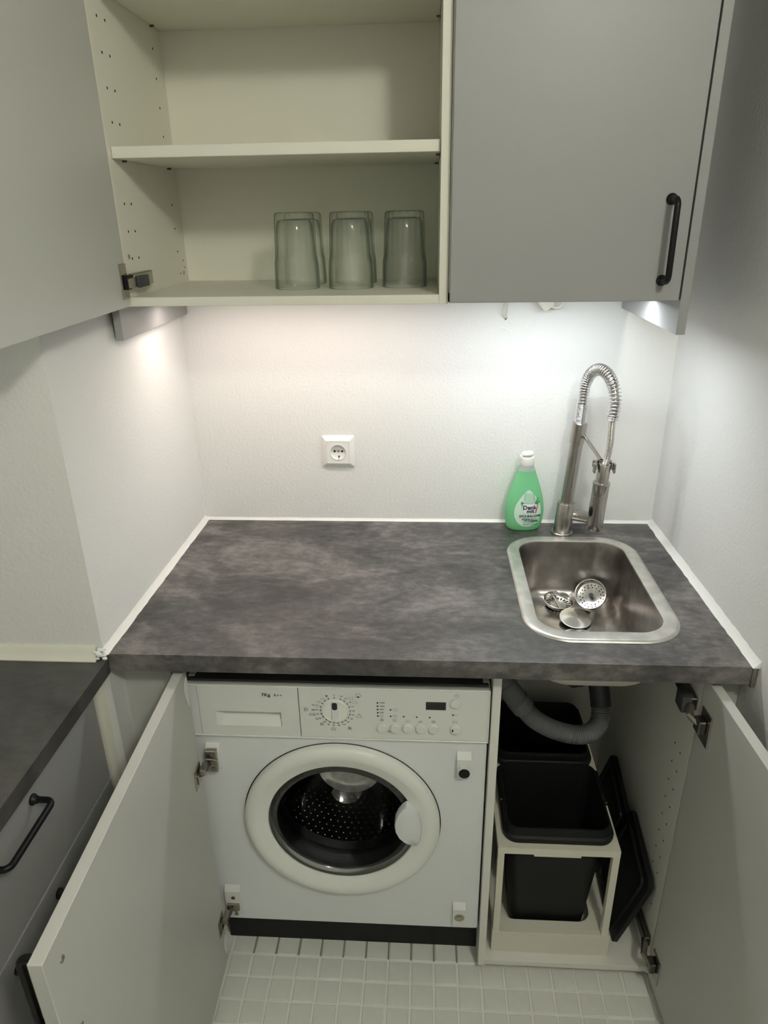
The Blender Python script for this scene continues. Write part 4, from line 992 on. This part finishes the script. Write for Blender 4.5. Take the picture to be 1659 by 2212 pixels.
# ------------------------------------------------------------------ under-cabinet lights, ceiling lamp
for (x0, x1, y), z, mm, lab, zz in ((LBAR, UB, 'warmd', 'slim warm light bar under the open wall cabinet', 1.4740), (RBAR, RB, 'coold', 'slim cool light bar under the closed wall cabinet', 1.4780)):
    t = thing('light_bar', lab, 'lamp', ((x0+x1)/2, y, z))
    b = BM(); box(b, x0-.01, x1+.01, y-.010, y+.010, zz+.0015, z-.0002, .001); obj('housing', b, M['white'], t)
    b = BM(); box(b, x0, x1, y-.006, y+.006, zz, zz+.0014); obj('diffuser', b, M[mm], t)
t = thing('ceiling_lamp', 'round white ceiling lamp behind the viewer', 'lamp', (CEIL[0], CEIL[1], ZC))
b = BM(); lathe(b, (CEIL[0], CEIL[1], ZC-.0005), (0, 0, -1), [(.15, 0), (.15, .02), (.135, .032)], 40, True); obj('base', b, M['white'], t)
b = BM(); lathe(b, (CEIL[0], CEIL[1], ZC-.032), (0, 0, -1), [(.135, 0), (.0, .006)], 40); obj('diffuser', b, M['lampshade'], t)

# ------------------------------------------------------------------ cable end and plug below the cabinet
t = thing('loose_wire', 'thin white wire pair poking into a hole in the wall under the cabinet', 'wire', (.757, 0, 1.42))
b = BM(); tube(b, smooth([(.756, -.012, 1.488), (.7555, -.010, 1.452), (.7500, -.009, 1.432), (.7515, -.007, 1.420), (.7565, -.001, 1.4115)], 5), .0015, 8); obj('wire', b, M['cable'], t)
b = BM(); tube(b, smooth([(.7615, -.012, 1.488), (.7600, -.010, 1.450), (.7590, -.007, 1.428), (.7580, -.001, 1.4115)], 5), .0015, 8); obj('wire', b, M['cable'], t)
b = BM(); rnd = random.Random(11)
prism(b, [(.7530, 1.4125), (.7570, 1.4085), (.7575, 1.4065), (.7600, 1.4095), (.7625, 1.4135), (.7580, 1.4120)], -.0006, -.0003, lambda u, v, d: (u, d, v)); obj('wall_hole', b, M['printg'], t)
b = BM()
for k in range(14): bmesh.ops.create_icosphere(b, subdivisions=1, radius=rnd.uniform(.0016, .0036), matrix=Matrix.Translation((.757+rnd.uniform(-.010, .012), 0, 1.3985+rnd.uniform(-.016, .008))) @ Matrix.Diagonal((1.5, .35, 1.2, 1)))
obj('filler_crumbs', b, M['wall'], t, kind='stuff')
t = thing('plug', 'white plug with a short cord loop under the closed wall cabinet', 'plug', (.850, -.02, 1.45))
b = BM(); loft(b, [(rr(0, 0, .0135, .010, .004, 3), 0), (rr(0, 0, .0150, .012, .004, 3), .006), (rr(0, 0, .0150, .012, .004, 3), .034), (rr(0, 0, .012, .010, .004, 3), .040)], True, True, Matrix.Translation((.8525, -.022, 1.4365)) @ Matrix.Rotation(math.radians(-38), 4, 'Y')); obj('plug_body', b, M['cable'], t, ang=40)
b = BM(); tube(b, smooth([(.8545, -.026, 1.4400), (.866, -.030, 1.4370), (.875, -.030, 1.4400), (.882, -.028, 1.4520), (.886, -.025, 1.475), (.886, -.02, 1.488)], 6), .0026, 10); obj('cord', b, M['cable'], t)

# ------------------------------------------------------------------ drinking glasses, upside down on the cabinet floor
GN = 72
def glass_bm():
    b = BM(); Zt = .1400
    def ringp(r, z, fl):
        out = []
        for i in range(GN*2):
            a = 2*pi*i/(GN*2); k = r*(1-fl*(1-abs(cos(9*a))**.7)); out.append((k*cos(a), k*sin(a)))
        return out, z
    O = [(.0430, .0006, 0), (.0438, .0000, 0), (.0445, .0012, 0), (.0440, .030, 0), (.0434, .0455, 0), (.0432, .0490, .008), (.0418, .0560, .040), (.0412, .063, .085), (.0400, .100, .085), (.0388, .1310, .085), (.0380, .1360, .05), (.0355, .1392, .01), (.030, Zt, 0)]
    I = [(.0422, .0012, 0), (.0413, .030, 0), (.0400, .048, 0), (.0385, .060, 0), (.0362, .100, 0), (.0345, .1180, 0), (.0310, .1255, 0), (.020, .1275, 0)]
    ro = [[b.verts.new((x, y, z)) for x, y in ringp(r, z, f)[0]] for r, z, f in O]
    ri = [[b.verts.new((x, y, z)) for x, y in ringp(r, z, f)[0]] for r, z, f in I]
    ring_faces(b, ro, False, True); ring_faces(b, ri, False, True); ring_faces(b, [ri[0], ro[0]])
    return b
GZ = UB+.0163
gl = [('drinking_glass', (.3185, -.212), 'clear faceted drinking glass upside down, front left of the six'), ('drinking_glass', (.4265, -.214), 'clear faceted drinking glass upside down, front middle of the six'),
      ('drinking_glass', (.5320, -.196), 'clear faceted drinking glass upside down, front right by the cabinet side'), ('drinking_glass', (.3180, -.108), 'clear drinking glass upside down behind the front left glass'),
      ('drinking_glass', (.4255, -.103), 'clear drinking glass upside down behind the front middle glass'), ('drinking_glass', (.5310, -.100), 'clear drinking glass upside down behind the front right glass')]
g0 = None
for nm, (x, y), lab in gl:
    if g0 is None: g0 = o = obj(nm, glass_bm(), M['glass'], None, ang=50)
    else: o = g0.copy(); C.objects.link(o)
    o.location = (x, y, GZ); o.rotation_euler = (0, 0, random.uniform(0, 6)); tag(o, lab, 'glass', 'upturned drinking glasses in the cabinet')
